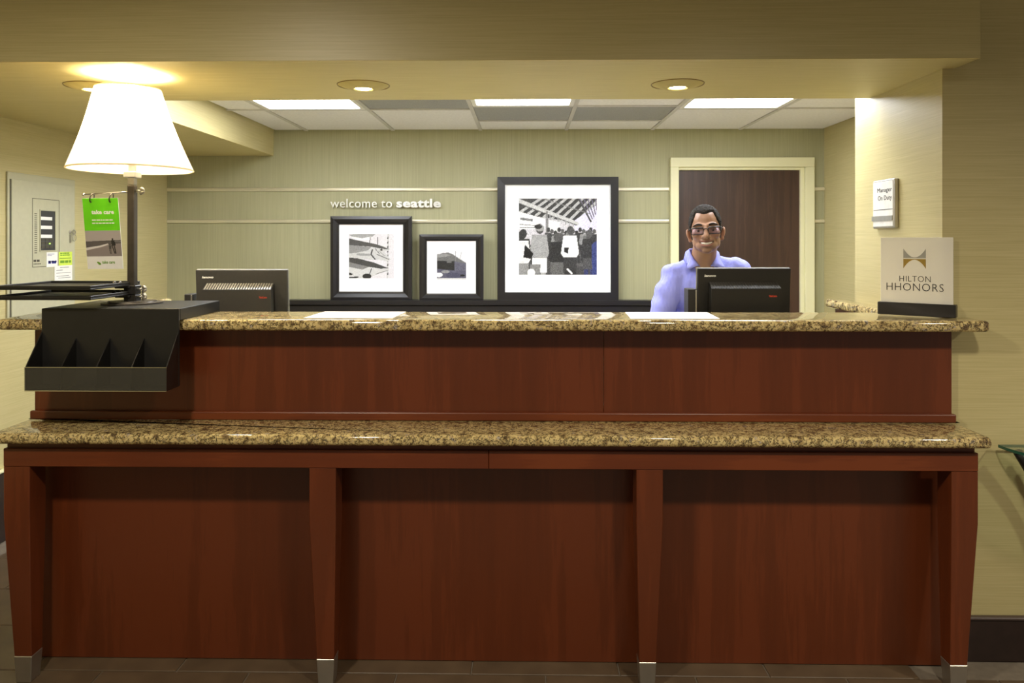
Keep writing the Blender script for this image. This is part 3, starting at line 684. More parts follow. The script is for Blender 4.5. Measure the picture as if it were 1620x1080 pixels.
def emblem(up_):
    pts = []; W_, H_ = PW*.31, PH*.145
    arc = [(W_*i/14, H_*(.08+.92*(abs(i/7-1))**2.0)) for i in range(15)]
    pts = [(0, 0), (W_, 0)]+arc[::-1]
    b = bmesh.new(); s = 1 if up_ else -1
    vsx = [b.verts.new((x, s*y, 0)) for x, y in pts]; lo = vsx[:2]; ar = vsx[2:]
    base = [b.verts.new((arc[::-1][i][0], 0, 0)) for i in range(15)]
    for i in range(14): b.faces.new((base[i], base[i+1], ar[i+1], ar[i]))
    for v in lo: b.verts.remove(v)
    bmesh.ops.recalc_face_normals(b, faces=b.faces)
    ex = bmesh.ops.extrude_face_region(b, geom=b.faces[:]); bmesh.ops.translate(b, vec=(0, 0, .0006), verts=[v for v in ex['geom'] if isinstance(v, bmesh.types.BMVert)])
    return b
obj('emblem_top', xf(emblem(True), pl(.325, .685)), M['silver_ink'], hs)
obj('emblem_bottom', xf(emblem(False), pl(.325, .672)), M['gold_ink'], hs)
# manager sign on the jamb (faces -X); its right-hand edge is the nearer one
fx = XJ-.020
ms0 = atX(1381, 352, fx); ms1 = atX(1413.5, 352, fx)
zt_ = atX(1413.5, 283, fx).z; zb_ = atX(1413.5, 359, fx).z
mt = thing('wall_sign', 'white and grey manager on duty plate on the bright side wall', 'sign', (XJ, (ms0.y+ms1.y)/2, zb_))
obj('back_plate', box(XJ-.019, XJ-.0005, ms1.y-.004, ms0.y+.004, zb_-.004, zt_+.004, .004, 2), M['steel'], mt)
obj('face', box(fx-.001, fx+.002, ms1.y+.004, ms0.y-.003, zb_+.004, zt_-.004, .001), M['plug'], mt)
SWd = ms0.y-ms1.y; SH = zt_-zb_
mm_ = frame_mat((fx-.0012, ms0.y, zb_), (0, -1, 0), (0, 0, 1))
obj('lettering', text_mesh('Manager', SWd*.70, SH*.12, .0005, M['ink'], .0, to=mm_ @ Matrix.Translation((SWd*.24, SH*.725, 0))), None, mt)
obj('lettering', text_mesh('On Duty', SWd*.66, SH*.13, .0005, M['ink'], .0, to=mm_ @ Matrix.Translation((SWd*.27, SH*.55, 0))), None, mt)
obj('divider_line', xf(box(SWd*.06, SWd*.97, SH*.375, SH*.385, 0, .0006), mm_), M['ink'], mt)
obj('name_slot', xf(box(-SWd*.02, SWd*.97, SH*.14, SH*.245, 0, .003), mm_), M['silver_ink'], mt)

# ------------------------------------------------------------------ alarm panel on the left wall
w0 = atX(9, 380, XL); w1 = atX(116, 380, XL); pzt = atX(9, 271, XL).z; pzb = 1.10
pm0 = frame_mat((XL, w0.y, pzb), (0, 1, 0), (0, 0, 1)); pm = pm0 @ Matrix.Translation((0, 0, -.035)); PWd = w1.y-w0.y; PHt = pzt-pzb
ep = thing('alarm_panel', 'beige metal alarm control cabinet on the left wall', 'control panel', (XL, (w0.y+w1.y)/2, pzb))
obj('cabinet', xf(box(0, PWd, 0, PHt, .0005, .010, .002), pm0), M['panel'], ep)
u = lambda px: (atX(px, 380, XL+.012).y-w0.y); vz = lambda py, px: atX(px, py, XL+.012).z-pzb
obj('cabinet_door', xf(box(u(18), PWd-.012, .01, vz(283, 18), .0452, .049, .001), pm), M['panel2'], ep)
obj('hinge_gap', xf(box(u(16), u(17.6), .01, vz(283, 18), .0452, .047), pm), M['darkgap'], ep)
da, db_ = u(51), u(92.5); dt, dbm = vz(314, 51), vz(422, 51)
fr = bmesh.new()
for q in ((da, db_, dt, dt+.003), (da, db_, dbm-.003, dbm), (da-.003, da, dbm-.003, dt+.003), (db_, db_+.003, dbm-.003, dt+.003)): box(*q, .0490, .0500, bm=fr)
obj('inner_border', xf(fr, pm), M['darkgap'], ep)
s0, s1, s2, s3 = u(63), u(86), vz(333, 63), vz(396, 63)
fr = bmesh.new()
for q in ((s0-.006, s1+.006, s2, s2+.006), (s0-.006, s1+.006, s3-.006, s3), (s0-.006, s0, s3, s2), (s1, s1+.006, s3, s2)): box(*q, .0490, .053, bm=fr)
obj('display_bezel', xf(fr, pm), M['panel'], ep)
obj('display', xf(box(s0, s1, s3, s2, .0490, .0500), pm), M['display'], ep)
for k in range(3):
    yy = s2-(s2-s3)*(.17+.225*k)
    obj('label_strip', xf(box(s0+.004, s0+(s1-s0)*.8, yy-.014, yy+.004, .0500, .0508), pm), M['paper'], ep)
for r in range(3):
    for c in range(3):
        x = s0+(s1-s0)*(.06+.27*c); y = s3+(s2-s3)*(.05+.095*r)
        obj('key', xf(box(x, x+(s1-s0)*.22, y, y+(s2-s3)*.075, .0500, .0515), pm), M['darkgap'], ep)
obj('indicator', xf(box(s0+(s1-s0)*.58, s0+(s1-s0)*.66, s3+(s2-s3)*.155, s3+(s2-s3)*.185, .0515, .0525), pm), M['led'], ep)
b = bmesh.new()
for k in range(20):
    yy = s2-.02-k*(s2-s3-.0)/19.5; box(u(54), u(58), yy, yy+.004, .0490, .0497, bm=b)
obj('index_marks', xf(b, pm), M['darkgap'], ep)
random.seed(8); b = bmesh.new(); scribble(b, u(52.5), u(62), dbm+.025, .012, .0490); scribble(b, u(52.5), u(64), dbm+.012, .005, .0490)
obj('printed_name', xf(b, pm), M['darkgap'], ep)
lk = bmesh.new(); bmesh.ops.create_uvsphere(lk, u_segments=12, v_segments=8, radius=.011, matrix=Matrix.Translation((u(110), vz(367, 110), .051)) @ Matrix.Diagonal((1, 1, .4, 1)))
kx, ky = u(115), vz(367, 115)
tube([(kx+.014*math.cos(a), ky+.012*math.sin(a), .056) for a in [2*math.pi*i/14 for i in range(15)]], .0025, 6, bm=lk)
tube([(kx+.002+.018*math.cos(a), ky-.032+.020*math.sin(a), .056) for a in [2*math.pi*i/14 for i in range(15)]], .0015, 6, bm=lk)
box(u(109), u(111), ky-.062, ky-.014, .052, .054, bm=lk)
obj('lock_and_keys', xf(lk, pm), M['steel'], ep)
def note(pa, pb, ya, yb, mat, z, label, ink, lines):
    a0, a1 = u(pa), u(pb); t0, t1 = vz(ya, pa), vz(yb, pa)
    t = thing('note', label, 'note', pm @ Vector(((a0+a1)/2, t1, z)), 'notes stuck on the alarm cabinet')
    obj('sheet', xf(box(a0, a1, t1, t0, z, z+.0008), pm), mat, t); b = bmesh.new()
    for l in lines: scribble(b, a0+(a1-a0)*l[1], a0+(a1-a0)*l[2], t1+(t0-t1)*l[0], l[3], z+.0009)
    obj('writing', xf(b, pm), ink, t)['kind'] = 'stuff'
note(72.5, 90, 399, 422.5, M['paper'], .0502, 'white note with blue block print stuck on the alarm cabinet', M['blue_ink'], [(.22, .15, .9, .014), (.30, .15, .9, .010), (.85, .1, .7, .003), (.75, .1, .5, .003)])
note(92, 113, 398.5, 420, M['lime'], .0502, 'lime yellow note stuck on the alarm cabinet', M['green_ink'], [(.18, .1, .9, .014), (.5, .05, .95, .004), (.85, .1, .8, .007), (.72, .1, .8, .006)])
note(85, 113, 420.5, 445, M['paper'], .0512, 'plain white handwritten note, lowest on the alarm cabinet', M['grey_ink'], [(.85, .3, .8, .004), (.68, .1, .45, .004), (.5, .1, .9, .003), (.3, .1, .8, .003), (.18, .2, .9, .003)])

# ------------------------------------------------------------------ monitors on the work surface
def monitor(label, pts, Yc, yaw, side, dev_label, devpx):
    pl_, pr_, pt_, bl = pts
    a, b = at(pl_, pt_, Yc), at(pr_, pt_, Yc); W = (b-a).length/math.cos(yaw); zt = (a.z+b.z)/2; Hh = .285; cx = (a.x+b.x)/2
    T = Matrix.Translation((cx, Yc, zt)) @ Matrix.Rotation(yaw, 4, 'Z') @ Matrix.Rotation(R(4), 4, 'X')
    t = thing('computer_monitor', label, 'monitor', (cx, Yc, .89), 'computer monitors behind the counter')
    # local: x right, y away from the lobby, z up; back shell faces -y
    obj('back_shell', xf(box(-W/2, W/2, .0, .016, -Hh, 0, .004, 2), T), M['bevelgrey' if side else 'shellblack'], t)
    obj('bezel', xf(box(-W/2-.001, W/2+.001, .016, .024, -Hh-.001, .001, .003), T), M['silver_ink'], t)
    obj('screen', xf(box(-W/2+.018, W/2-.018, .024, .0247, -Hh+.02, -.018), T), M['display'], t)
    s = W/.42
    bl_, br_ = -W/2+.05*s, W/2-.062*s
    bm_ = bmesh.new(); zt2 = -.078
    q = [(-.0005, zt2+.022), (-.0005, -Hh+.01), (-.045, -Hh+.03), (-.045, zt2)]
    vs_ = [[bm_.verts.new((x, y, z)) for y, z in q] for x in (bl_, br_)]
    bm_.faces.new(vs_[0]); bm_.faces.new(vs_[1][::-1])
    for k in range(4): bm_.faces.new((vs_[0][k], vs_[1][k], vs_[1][(k+1) % 4], vs_[0][(k+1) % 4]))
    bmesh.ops.recalc_face_normals(bm_, faces=bm_.faces)
    obj('rear_housing', xf(bm_, T), M['bevelgrey' if side else 'shellblack'], t)
    v = bmesh.new()
    for k in range(26):
        x = bl_+.006+(br_-bl_-.012)*k/25
        xf_ = Matrix.Translation((x, -.0228, zt2+.0115)) @ Matrix.Rotation(math.atan2(.022, .0445), 4, 'X')
        bmesh.ops.create_cube(v, size=1, matrix=xf_ @ Matrix.Diagonal((.0046, .044, .002, 1)))
    vo = obj('vent_slats', xf(v, T), M['steel' if side else 'bevelgrey'], t); vo['kind'] = 'stuff'
    tm_ = T @ Matrix.Translation((0, -.0004, 0)) @ Matrix.Rotation(R(90), 4, 'X')
    obj('lettering', text_mesh('lenovo', .052*s, .011*s, .0006, M['white_ink'], .03, shear=.2, to=tm_ @ Matrix.Translation((-W/2+.03*s, -.036, 0))), None, t)
    tm2 = T @ Matrix.Translation((0, -.0454, 0)) @ Matrix.Rotation(R(90), 4, 'X')
    obj('lettering', text_mesh('ThinkCentre', .036*s, .009*s, .0006, M['red_ink'], .02, to=tm2 @ Matrix.Translation((br_-.054*s, zt2-.035, 0))), None, t)
    obj('stand_neck', box(cx-.04, cx+.04, Yc-.005, Yc+.03, .90, zt-Hh+.06, .004), M['blackg'], t)
    obj('stand_foot', box(cx-.11, cx+.11, Yc-.075, Yc+.11, .8905, .903, .004), M['blackg'], t)
    # small upright device left of it
    d0, d1, dt_ = devpx; e0, e1 = at(d0, dt_, Yc+.02), at(d1, dt_, Yc+.02)
    d = thing('card_terminal', dev_label, 'device', ((e0.x+e1.x)/2, Yc+.03, .89), 'upright devices beside the monitors')
    obj('body', box(e0.x, e1.x-.002, Yc-.005, Yc+.075, .8905, e0.z, .003, 2), M['blackg'], d)
    obj('edge_strip', box(e1.x-.009, e1.x-.003, Yc-.007, Yc-.004, .93, e0.z-.004, .001), M['steel'], d)
monitor('black computer monitor seen from behind, left, by the lamp stand', (310, 453.5, 426.5, 0), 3.12, R(2.0), 1, 'small black upright box left of the left monitor', (295.5, 309.5, 464.5))
monitor('black computer monitor seen from behind, right, before the smiling man', (1103, 1253, 424, 0), 3.12, R(3.0), 0, 'small black upright box left of the right monitor', (1086.5, 1101.5, 456.5))
kbx = at(1116, 490, 3.27).x
kt = thing('keyboard', 'black keyboard on the work surface in front of the man', 'keyboard', (kbx, 3.3, .8905))
obj('case', box(kbx-.21, kbx+.21, 3.245, 3.375, .8905, .905, .003), M['blackg'], kt)
kk = bmesh.new()
for r in range(5):
    for c in range(15): box(kbx-.2+c*.0267, kbx-.2+c*.0267+.022, 3.255+r*.023, 3.255+r*.023+.018, .905, .910, bm=kk)
ko = obj('keys', kk, M['black'], kt); ko['kind'] = 'stuff'

# ------------------------------------------------------------------ glass console table at the right wall
tc = at(1579, 703, YF-.03); tz = tc.z
RX, RY = .52, .36; tcx = tc.x+RX
ct = thing('console_table', 'half round glass console table with black iron legs by the right wall', 'table', (tcx, YF-.2, 0))
arc = [(tcx+RX*math.cos(a), YF-.03-RY*math.sin(a)) for a in [math.pi*i/28 for i in range(29)]]
bm = prism(arc, tz-.010, tz); bm.normal_update()
for f in bm.faces: f.material_index = 1 if abs(f.normal.z) < .5 else 0
obj('glass_top', bm, [M['glass'], M['glassedge']], ct)
def ileg(x0, y0, x1, y1):
    pts = []
    for i in range(17):
        t = i/16; z = (tz-.012)*(1-t); s = math.sin(t*math.pi)
        pts.append((x0+(x1-x0)*t+(.12*s*(1 if x0 < tcx else -1))*(1-t*.4), y0+(y1-y0)*t+.03*s, z+.004))
    return tube(pts, [.016-.004*math.sin(math.pi*i/16) for i in range(17)], 8)
for xx, yy in ((tcx-.492, YF-.095), (tcx+.492, YF-.095), (tcx-.16, YF-.30), (tcx+.16, YF-.30)):
    obj('leg', ileg(xx, yy, tcx+(xx-tcx)*.75, yy), M['black'], ct, True)
obj('stretcher_ring', lathe([(.17+.007*math.cos(a), .16+.007*math.sin(a)) for a in [2*math.pi*i/8 for i in range(9)]], (tcx, YF-.19, 0), 32), M['black'], ct, True)
for s in (-1, 1):
    obj('scroll', tube([(tcx+s*(.36-.12*t), YF-.10, tz-.02-.13*math.sin(t*math.pi)) for t in [i/10 for i in range(11)]], .009, 8), M['black'], ct, True)

# ------------------------------------------------------------------ the man behind the counter
MX = at(1116, 365, 3.50).x
def cap(bm, a, b, ra, rb):
    a, b = Vector(a), Vector(b); d = b-a
    for p_, r_ in ((a, ra), (b, rb)): bmesh.ops.create_icosphere(bm, subdivisions=3, radius=r_, matrix=Matrix.Translation(p_))
    m = Matrix.Translation((a+b)/2) @ d.to_track_quat('Z', 'Y').to_matrix().to_4x4()
    bmesh.ops.create_cone(bm, cap_ends=True, segments=24, radius1=ra, radius2=rb, depth=d.length, matrix=m)
def ell(bm, c, r, m=None):
    bmesh.ops.create_icosphere(bm, subdivisions=3, radius=1, matrix=(m or Matrix.Identity(4)) @ Matrix.Translation(c) @ Matrix.Diagonal((*r, 1)))
def remesh(bm, voxel, smooth_it, name):
    me = bpy.data.meshes.new(name); bm.to_mesh(me); bm.free(); o = bpy.data.objects.new(name, me); COL.objects.link(o)
    r = o.modifiers.new('r', 'REMESH'); r.mode = 'VOXEL'; r.voxel_size = voxel
    s = o.modifiers.new('s', 'SMOOTH'); s.factor = .5; s.iterations = smooth_it
    dg = bpy.context.evaluated_depsgraph_get(); dg.update()
    res = bpy.data.meshes.new_from_object(o.evaluated_get(dg)); bpy.data.objects.remove(o); bpy.data.meshes.remove(me)
    res.name = name; res.polygons.foreach_set('use_smooth', [True]*len(res.polygons)); return res
HC = Vector((MX, 3.50, at(1116, 362, 3.50).z))
HM = Matrix.Translation(HC) @ Matrix.Rotation(-R(12.5), 4, 'Z') @ Matrix.Rotation(-R(4.0), 4, 'Y')
SHL, SHR = Vector((MX-.127, 3.58, 1.330)), Vector((MX+.172, 3.575, 1.358))
ELL, ELR = Vector((MX-.218, 3.49, 1.105)), Vector((MX+.235, 3.49, 1.10))
WRL, WRR = Vector((MX-.105, 3.385, .974)), Vector((MX+.115, 3.385, .974))
def skin_body():
    b = bmesh.new()
    for c, r in (((0, .015, .025), (.0685, .090, .080)), ((0, -.020, -.020), (.0620, .066, .083)), ((0, -.034, -.072), (.049, .047, .040)), ((0, -.068, -.097), (.021, .017, .015)),
                 ((0, -.060, -.062), (.034, .034, .034)), ((-.038, -.052, -.022), (.026, .028, .026)), ((.038, -.052, -.022), (.026, .028, .026)),
                 ((-.044, -.01, -.06), (.018, .035, .032)), ((.044, -.01, -.06), (.018, .035, .032))): ell(b, c, r, HM)
    def hcap(a, c, ra, rb): cap(b, HM @ Vector(a), HM @ Vector(c), ra, rb)
    hcap((0, -.084, .010), (0, -.106, -.033), .0085, .0125); ell(b, (-.0125, -.092, -.037), (.0085, .011, .008), HM); ell(b, (.0125, -.092, -.037), (.0085, .011, .008), HM)
    hcap((-.040, -.070, .016), (-.010, -.080, .014), .011, .010); hcap((.040, -.070, .016), (.010, -.080, .014), .011, .010)
    for s in (-1, 1):
        em = HM @ Matrix.Translation((s*.076, .012, -.025)) @ Matrix.Rotation(s*R(28), 4, 'Z') @ Matrix.Rotation(s*R(12), 4, 'Y')
        ell(b, (0, 0, .004), (.008, .017, .027), em); ell(b, (s*.005, .006, .006), (.006, .015, .024), em); ell(b, (-s*.002, -.004, -.024), (.008, .010, .010), em)
    cap(b, HM @ Vector((0, .018, -.05)), (MX, 3.575, 1.36), .053, .060); cap(b, (MX, 3.585, 1.375), SHL+Vector((0, 0, -.01)), .05, .045); cap(b, (MX, 3.585, 1.375), SHR+Vector((0, 0, -.01)), .05, .045)
    ell(b, (MX, 3.60, 1.27), (.155, .095, .12)); ell(b, (MX, 3.62, 1.10), (.135, .09, .16)); ell(b, (MX, 3.635, .93), (.15, .10, .11))
    for S, E, Wr, s in ((SHL, ELL, WRL, -1), (SHR, ELR, WRR, 1)):
        cap(b, S, E, .042, .034); cap(b, E, Wr, .036, .023)
        h = Wr+Vector((-s*.010, -.045, -.022)); cap(b, Wr, h, .021, .024); cap(b, h+Vector((-.018, 0, 0)), h+Vector((.018, 0, 0)), .017, .017)
        for k in range(4):
            x = (k-1.5)*.0175; l = (.030, .034, .033, .026)[k if s > 0 else 3-k]
            a = h+Vector((x, -.012, -.002)); m1 = a+Vector((x*.15, -l, .008)); m2 = m1+Vector((0, -l*.6, -.012)); m3 = m2+Vector((0, -l*.25, -.012))
            cap(b, a, m1, .0088, .0082); cap(b, m1, m2, .0082, .0076); cap(b, m2, m3, .0076, .007)
        a = h+Vector((-s*.022, .018, -.004)); m1 = a+Vector((-s*.020, -.026, -.004)); cap(b, a, m1, .0105, .0092); cap(b, m1, m1+Vector((-s*.004, -.026, -.006)), .0092, .0078)
        L0 = Vector((MX+s*.085, 3.635, .88)); kn = Vector((MX+s*.095, 3.63, .48)); an = Vector((MX+s*.10, 3.66, .085))
        cap(b, L0, kn, .078, .050); cap(b, kn, an, .050, .034); cap(b, an+Vector((0, 0, -.045)), an+Vector((0, -.15, -.052)), .034, .028)
    return b
body = remesh(skin_body(), .0036, 3, 'person')
n = len(body.vertices); co = np.empty(n*3, np.float32); body.vertices.foreach_get('co', co); co = co.reshape(-1, 3)
inv = np.array(HM.inverted()); hl = co @ inv[:3, :3].T+inv[:3, 3]
x, y, z = hl[:, 0], hl[:, 1], hl[:, 2]; face = (y < .0) & (z > -.13) & (z < .12)
gz = lambda cx, cz, sx, sz: np.exp(-((x-cx)/sx)**2-((z-cz)/sz)**2)*face*(y < -.03)
d = np.zeros(n)
for s in (-1, 1): d += .0085*gz(s*.032, -.008, .017, .011)                     # eye sockets
zm = z-(-.0665+4.5*np.maximum(0, np.abs(x))**2*1.6)                              # smile curve: distance from the mouth line
mw = (np.abs(x) < .033)*face*(y < -.03)
d += .006*np.exp(-(zm/.0058)**2)*mw*np.clip((.034-np.abs(x))/.008, 0, 1)         # mouth opening
d -= .0025*np.exp(-((zm-.0095)/.004)**2)*mw; d -= .003*np.exp(-((zm+.0105)/.0045)**2)*mw*np.clip((.03-np.abs(x))/.01, 0, 1)
for s in (-1, 1): d += .003*gz(s*.040, -.058, .006, .016)                        # smile fold
hl[:, 1] += d
fw = np.array(HM); co2 = hl @ fw[:3, :3].T+fw[:3, 3]; body.vertices.foreach_set('co', co2.astype(np.float32).ravel())
sk = np.array(lin('9e7963')); colr = np.tile(sk, (n, 1)); 
def blend(mask, c): 
    global colr
    mk = np.clip(mask, 0, 1)[:, None]; colr = colr*(1-mk)+np.array(lin(c))*mk
blend(.5*gz(0, -.095, .055, .026)+.45*gz(0, -.052, .03, .006), '5d463b')            # stubble
blend(1.0*np.exp(-(zm/.0052)**2)*mw, '3a1a18'); blend(.8*np.exp(-((zm-.0085)/.0035)**2)*mw, '8a5450'); blend(.8*np.exp(-((zm+.0095)/.0042)**2)*mw*(np.abs(x) < .028), '9a625c')
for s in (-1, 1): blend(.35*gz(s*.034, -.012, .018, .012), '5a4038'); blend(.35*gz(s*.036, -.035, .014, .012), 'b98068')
ears = (np.abs(x) > .068) & (z > -.07) & (z < .02); blend(.3*ears, 'b07a62')
ca = body.color_attributes.new('Col', 'FLOAT_COLOR', 'POINT'); ca.data.foreach_set('color', np.concatenate([colr, np.ones((n, 1))], 1).astype(np.float32).ravel())
body.materials.append(M['skin'])
man = obj('person', body, None)
tag(man, 'smiling man in glasses and blue checked shirt standing behind the right monitor', 'person')
# hair cap
hb = bmesh.new(); bmesh.ops.create_icosphere(hb, subdivisions=6, radius=1)
kill = []
for v in hb.verts:
    q = v.co.copy(); p_ = Vector((q.x*.0715, .016+q.y*.094, .026+q.z*.084))
    hairline = .072-.9*abs(p_.x)**1.6*3.0 if p_.y < -.02 else -.02
    if p_.y < -.02:
        hairline = .071-.004*math.cos(p_.x*90)-max(0, abs(p_.x)-.040)*2.3
    elif p_.y < .03: hairline = .002-(p_.y+.02)*.6
    else: hairline = -.05
    e_ = max(0, min(1, (p_.z-hairline)/.010))
    nz_ = mnoise.noise(p_*230)*.0036+mnoise.noise(p_*90)*.0020
    off = -.006+e_*(.0075+.0018*max(0, q.z)+nz_)
    v.co = p_+Vector((q.x, q.y, q.z)).normalized()*off
    if e_ <= 0 and p_.z < hairline-.004: kill.append(v)
bmesh.ops.delete(hb, geom=kill, context='VERTS')
obj('hair', xf(hb, HM), M['hair'], man, True)
def surf_y(cx, cz):                                    # depth of the face surface at a point of the face
    mk = (np.abs(hl[:, 0]-cx) < .004) & (np.abs(hl[:, 2]-cz) < .004) & (hl[:, 1] < 0)
    return hl[mk, 1].min() if mk.any() else -.08
for s in (-1, 1):
    bp = [(s*(.014+.042*t/6), surf_y(s*(.014+.042*t/6), .0165+.006*math.sin(t/6*math.pi))-.0008, .0165+.006*math.sin(t/6*math.pi)-.004*(t/6)) for t in range(7)]
    obj('eyebrow', xf(tube(bp, [.003, .0044, .0048, .0046, .0038, .003, .0018], 8), HM), M['brow'], man, True)
    ec = Vector((s*.0325, surf_y(s*.0325, -.008)+.0095, -.0085)); eb = bmesh.new()
    bmesh.ops.create_uvsphere(eb, u_segments=20, v_segments=14, radius=.0118, matrix=HM @ Matrix.Translation(ec))
    ey = obj('eye', eb, M['white_eye'], man, True)
    ib = bmesh.new(); bmesh.ops.create_uvsphere(ib, u_segments=16, v_segments=10, radius=1, matrix=HM @ Matrix.Translation(ec+Vector((0, -.0100, 0))) @ Matrix.Diagonal((.0056, .0026, .0056, 1)))
    obj('iris', ib, M['iris'], ey, True)
    lb = bmesh.new()
    for ang0, ang1 in ((4, 95), (-95, -14)):
        rows = []
        for i in range(6):
            a = R(ang0+(ang1-ang0)*i/5)
            rows.append([lb.verts.new(HM @ (ec+.0126*Vector((math.sin(R(-75+150*k/10))*math.cos(a), -math.cos(R(-75+150*k/10))*math.cos(a), math.sin(a))))) for k in range(11)])
        for r_a, r_b in zip(rows, rows[1:]):
            for k in range(10): lb.faces.new((r_a[k], r_a[k+1], r_b[k+1], r_b[k]))
    le = bm_mesh(lb, 'eyelids', M['skin'], True); lc = le.color_attributes.new('Col', 'FLOAT_COLOR', 'POINT')
    lc.data.foreach_set('color', np.tile(np.array([*lin('7d5a47'), 1], np.float32), len(le.vertices)))
    obj('eyelids', le, None, ey)
# teeth following the smile
tb = bmesh.new(); rows = []
for i in range(15):
    xx = -.024+.048*i/14; cz = -.0665+7.2*xx*xx; yy = surf_y(xx, cz)
    hh = .0052*max(.25, 1-(xx/.027)**2)
    rows.append((xx, cz, hh))
ymid = min(surf_y(0, -.066), surf_y(0.004, -.066))
pr = [[tb.verts.new(HM @ Vector((xx, ymid-.0012+abs(xx)**2*14+dy, cz+s_*hh))) for s_ in (1, -1) for dy in ((0, .004) if s_ > 0 else (.004, 0))] for xx, cz, hh in rows]
for a, b in zip(pr, pr[1:]):
    for k in range(4): tb.faces.new((a[k], a[(k+1) % 4], b[(k+1) % 4], b[k]))
tb.faces.new(pr[0]); tb.faces.new(pr[-1][::-1]); bmesh.ops.recalc_face_normals(tb, faces=tb.faces)
obj('teeth', tb, M['teeth'], man, True)
# glasses
gy = -.100; gb = bmesh.new()
def rrect(cx, cz, w_, h_, r_, n_=4):
    o_ = []
    for sx, sz, a0 in ((1, 1, 0), (-1, 1, 90), (-1, -1, 180), (1, -1, 270)):
        for i in range(n_+1):
            a = R(a0+90*i/n_); o_.append((cx+sx*(w_/2-r_)+r_*math.cos(a), cz+sz*(h_/2-r_)+r_*math.sin(a)))
    return o_
gf = None; lensb = []
for s in (-1, 1):
    pts = [(a, gy+.9*(abs(a)-.03)**2*8, c) for a, c in rrect(s*.0375, -.0096, .054, .030, .007)]; pts.append(pts[0])
    tube([HM @ Vector(q) for q in pts], .0023, 6, bm=gb); tube([HM @ Vector((s*.0375-.024, gy, .0045)), HM @ Vector((s*.0375+.024, gy+.003*0, .0045))], .0030, 6, bm=gb)
    tube([HM @ Vector(q) for q in ((s*.0640, gy+.008, .001), (s*.071, gy+.018, .001), (s*.075, -.03, -.001), (s*.077, .012, -.004), (s*.076, .03, -.022))], .0019, 6, bm=gb)
    l_ = bmesh.new(); l_.faces.new([l_.verts.new(HM @ Vector((a, gy+.0006+.9*(abs(a)-.03)**2*8, c))) for a, c in rrect(s*.0375, -.0096, .053, .029, .007)]); lensb.append(l_)
tube([HM @ Vector(q) for q in ((-.011, gy, -.004), (-.004, gy-.004, .000), (.004, gy-.004, .000), (.011, gy, -.004))], .0019, 6, bm=gb)
gl_ = obj('eyeglasses', gb, M['specs'], man, True)
for l_ in lensb: obj('lens', l_, M['lens'], gl_)
# shirt: torso and long sleeves, open at the neck
def shirt_body():
    b = bmesh.new()
    cap(b, (MX, 3.592, 1.368), SHL+Vector((0, 0, -.012)), .066, .064); cap(b, (MX, 3.592, 1.368), SHR+Vector((0, 0, -.012)), .066, .064)
    ell(b, (MX, 3.60, 1.27), (.172, .112, .135)); ell(b, (MX, 3.62, 1.10), (.158, .110, .18)); ell(b, (MX, 3.635, .94), (.168, .116, .12))
    for S, E, Wr, s in ((SHL, ELL, WRL, -1), (SHR, ELR, WRR, 1)):
        cap(b, S, S.lerp(E, .5)+Vector((s*.006, 0, 0)), .063, .060); cap(b, S.lerp(E, .5)+Vector((s*.006, 0, 0)), E, .060, .053); cap(b, E, E.lerp(Wr, .9), .054, .036)
    return b
shm = remesh(shirt_body(), .0055, 6, 'shirt')
sb = bmesh.new(); sb.from_mesh(shm)
vz0 = 1.315; neckz = at(1116, 396, 3.5).z
dl_ = []
for v in sb.verts:
    dx = v.co.x-MX; zz = v.co.z
    fold = mnoise.noise(Vector((dx*7, v.co.y*7, zz*11)))*.005+mnoise.noise(Vector((dx*19+3, v.co.y*19, zz*24)))*.005+.004*math.sin(zz*46+dx*38+3*mnoise.noise(v.co*8))*(1 if abs(dx) > .14 else .3)
    v.co += v.normal*fold
    if v.co.y < 3.60 and zz > vz0 and abs(dx) < .006+(zz-vz0)*.55 : dl_.append(v)
    elif zz > 1.40 and (dx*dx+(v.co.y-3.57)**2) < .066**2: dl_.append(v)
bmesh.ops.delete(sb, geom=dl_, context='VERTS')
shm.name = 'x'; sb_me = bm_mesh(sb, 'shirt', M['shirt'], True)
shirt = obj('shirt', sb_me, None, man)
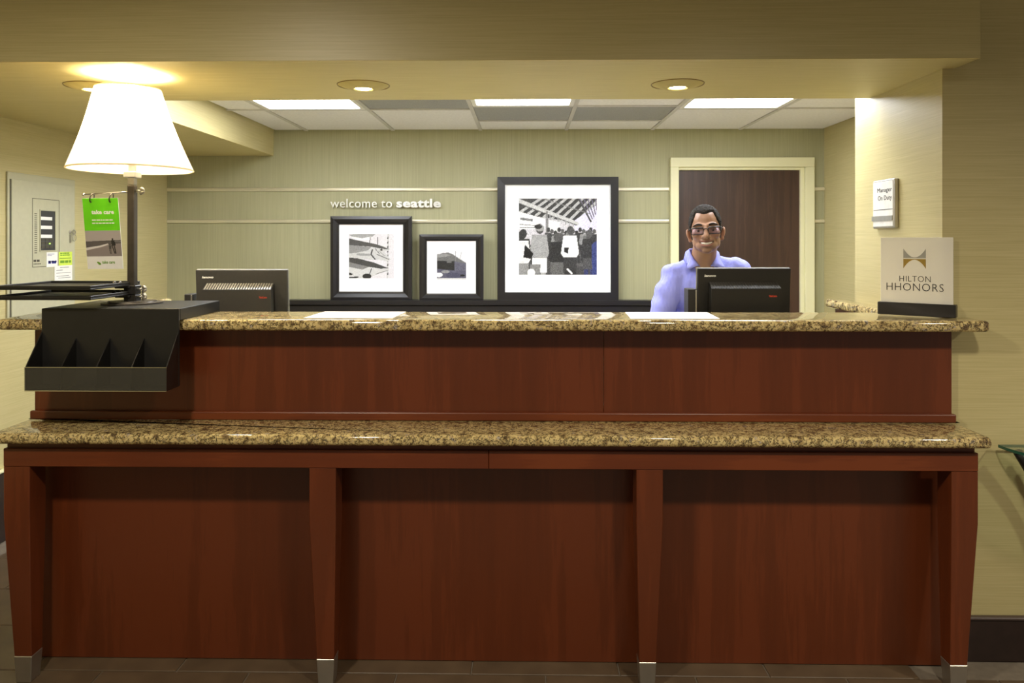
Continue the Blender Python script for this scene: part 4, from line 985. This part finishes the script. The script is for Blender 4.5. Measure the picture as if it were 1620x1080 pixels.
# collar flaps
cb = bmesh.new(); rowsT, rowsB, rowsM = [], [], []
NK = 25
for i in range(NK):
    s = -1+2*i/(NK-1); a = abs(s); ph = s*R(158)
    ct_ = Vector((MX, 3.562, 0))
    tp = ct_+Vector((math.sin(ph)*.062, math.cos(ph)*.066, neckz-.002-.070*max(0, a-.62)**1.0/.38*(1 if a > .62 else 0)+.012*(1-a)))
    o_ = .022+.010*a+(.040*max(0, a-.8)/.2)
    bt = ct_+Vector((math.sin(ph)*.062+math.copysign(1, s)*abs(math.sin(ph))**.5*o_*(.9 if a < .8 else 1.25), math.cos(ph)*(.066+.022)-.006*a, neckz-.045-.040*max(0, a-.55)/.45))
    md = tp.lerp(bt, .35)+Vector((math.sin(ph)*.006, math.cos(ph)*.008, .006))
    rowsT.append(cb.verts.new(tp)); rowsM.append(cb.verts.new(md)); rowsB.append(cb.verts.new(bt))
for i in range(NK-1):
    cb.faces.new((rowsT[i], rowsT[i+1], rowsM[i+1], rowsM[i])); cb.faces.new((rowsM[i], rowsM[i+1], rowsB[i+1], rowsB[i]))
bmesh.ops.recalc_face_normals(cb, faces=cb.faces)
bmesh.ops.solidify(cb, geom=cb.faces[:], thickness=.0025)
obj('collar', cb, M['shirt'], shirt, True)
for k in range(4):
    bt_ = bmesh.new(); bmesh.ops.create_uvsphere(bt_, u_segments=10, v_segments=6, radius=1, matrix=Matrix.Translation((MX, 3.487+.004*k, 1.29-.07*k)) @ Matrix.Diagonal((.0055, .0025, .0055, 1)))
    obj('button', bt_, M['plug'], shirt, True)
# trousers and shoes (behind the desk)
def trous():
    b = bmesh.new(); ell(b, (MX, 3.635, .92), (.163, .112, .10))
    for s in (-1, 1):
        L0 = Vector((MX+s*.085, 3.635, .88)); kn = Vector((MX+s*.095, 3.63, .48)); an = Vector((MX+s*.10, 3.66, .10)); cap(b, L0, kn, .088, .064); cap(b, kn, an, .062, .052)
    return b
obj('trousers', remesh(trous(), .011, 4, 'trousers'), None, man).data.materials.append(M['trousers'])
for s in (-1, 1):
    b = bmesh.new(); a = Vector((MX+s*.10, 3.66, .036)); cap(b, a+Vector((0, .03, 0)), a+Vector((0, -.16, -.002)), .038, .034)
    for v in b.verts: v.co.z = max(v.co.z, .001)
    obj('shoe', b, M['shoe'], man, True)
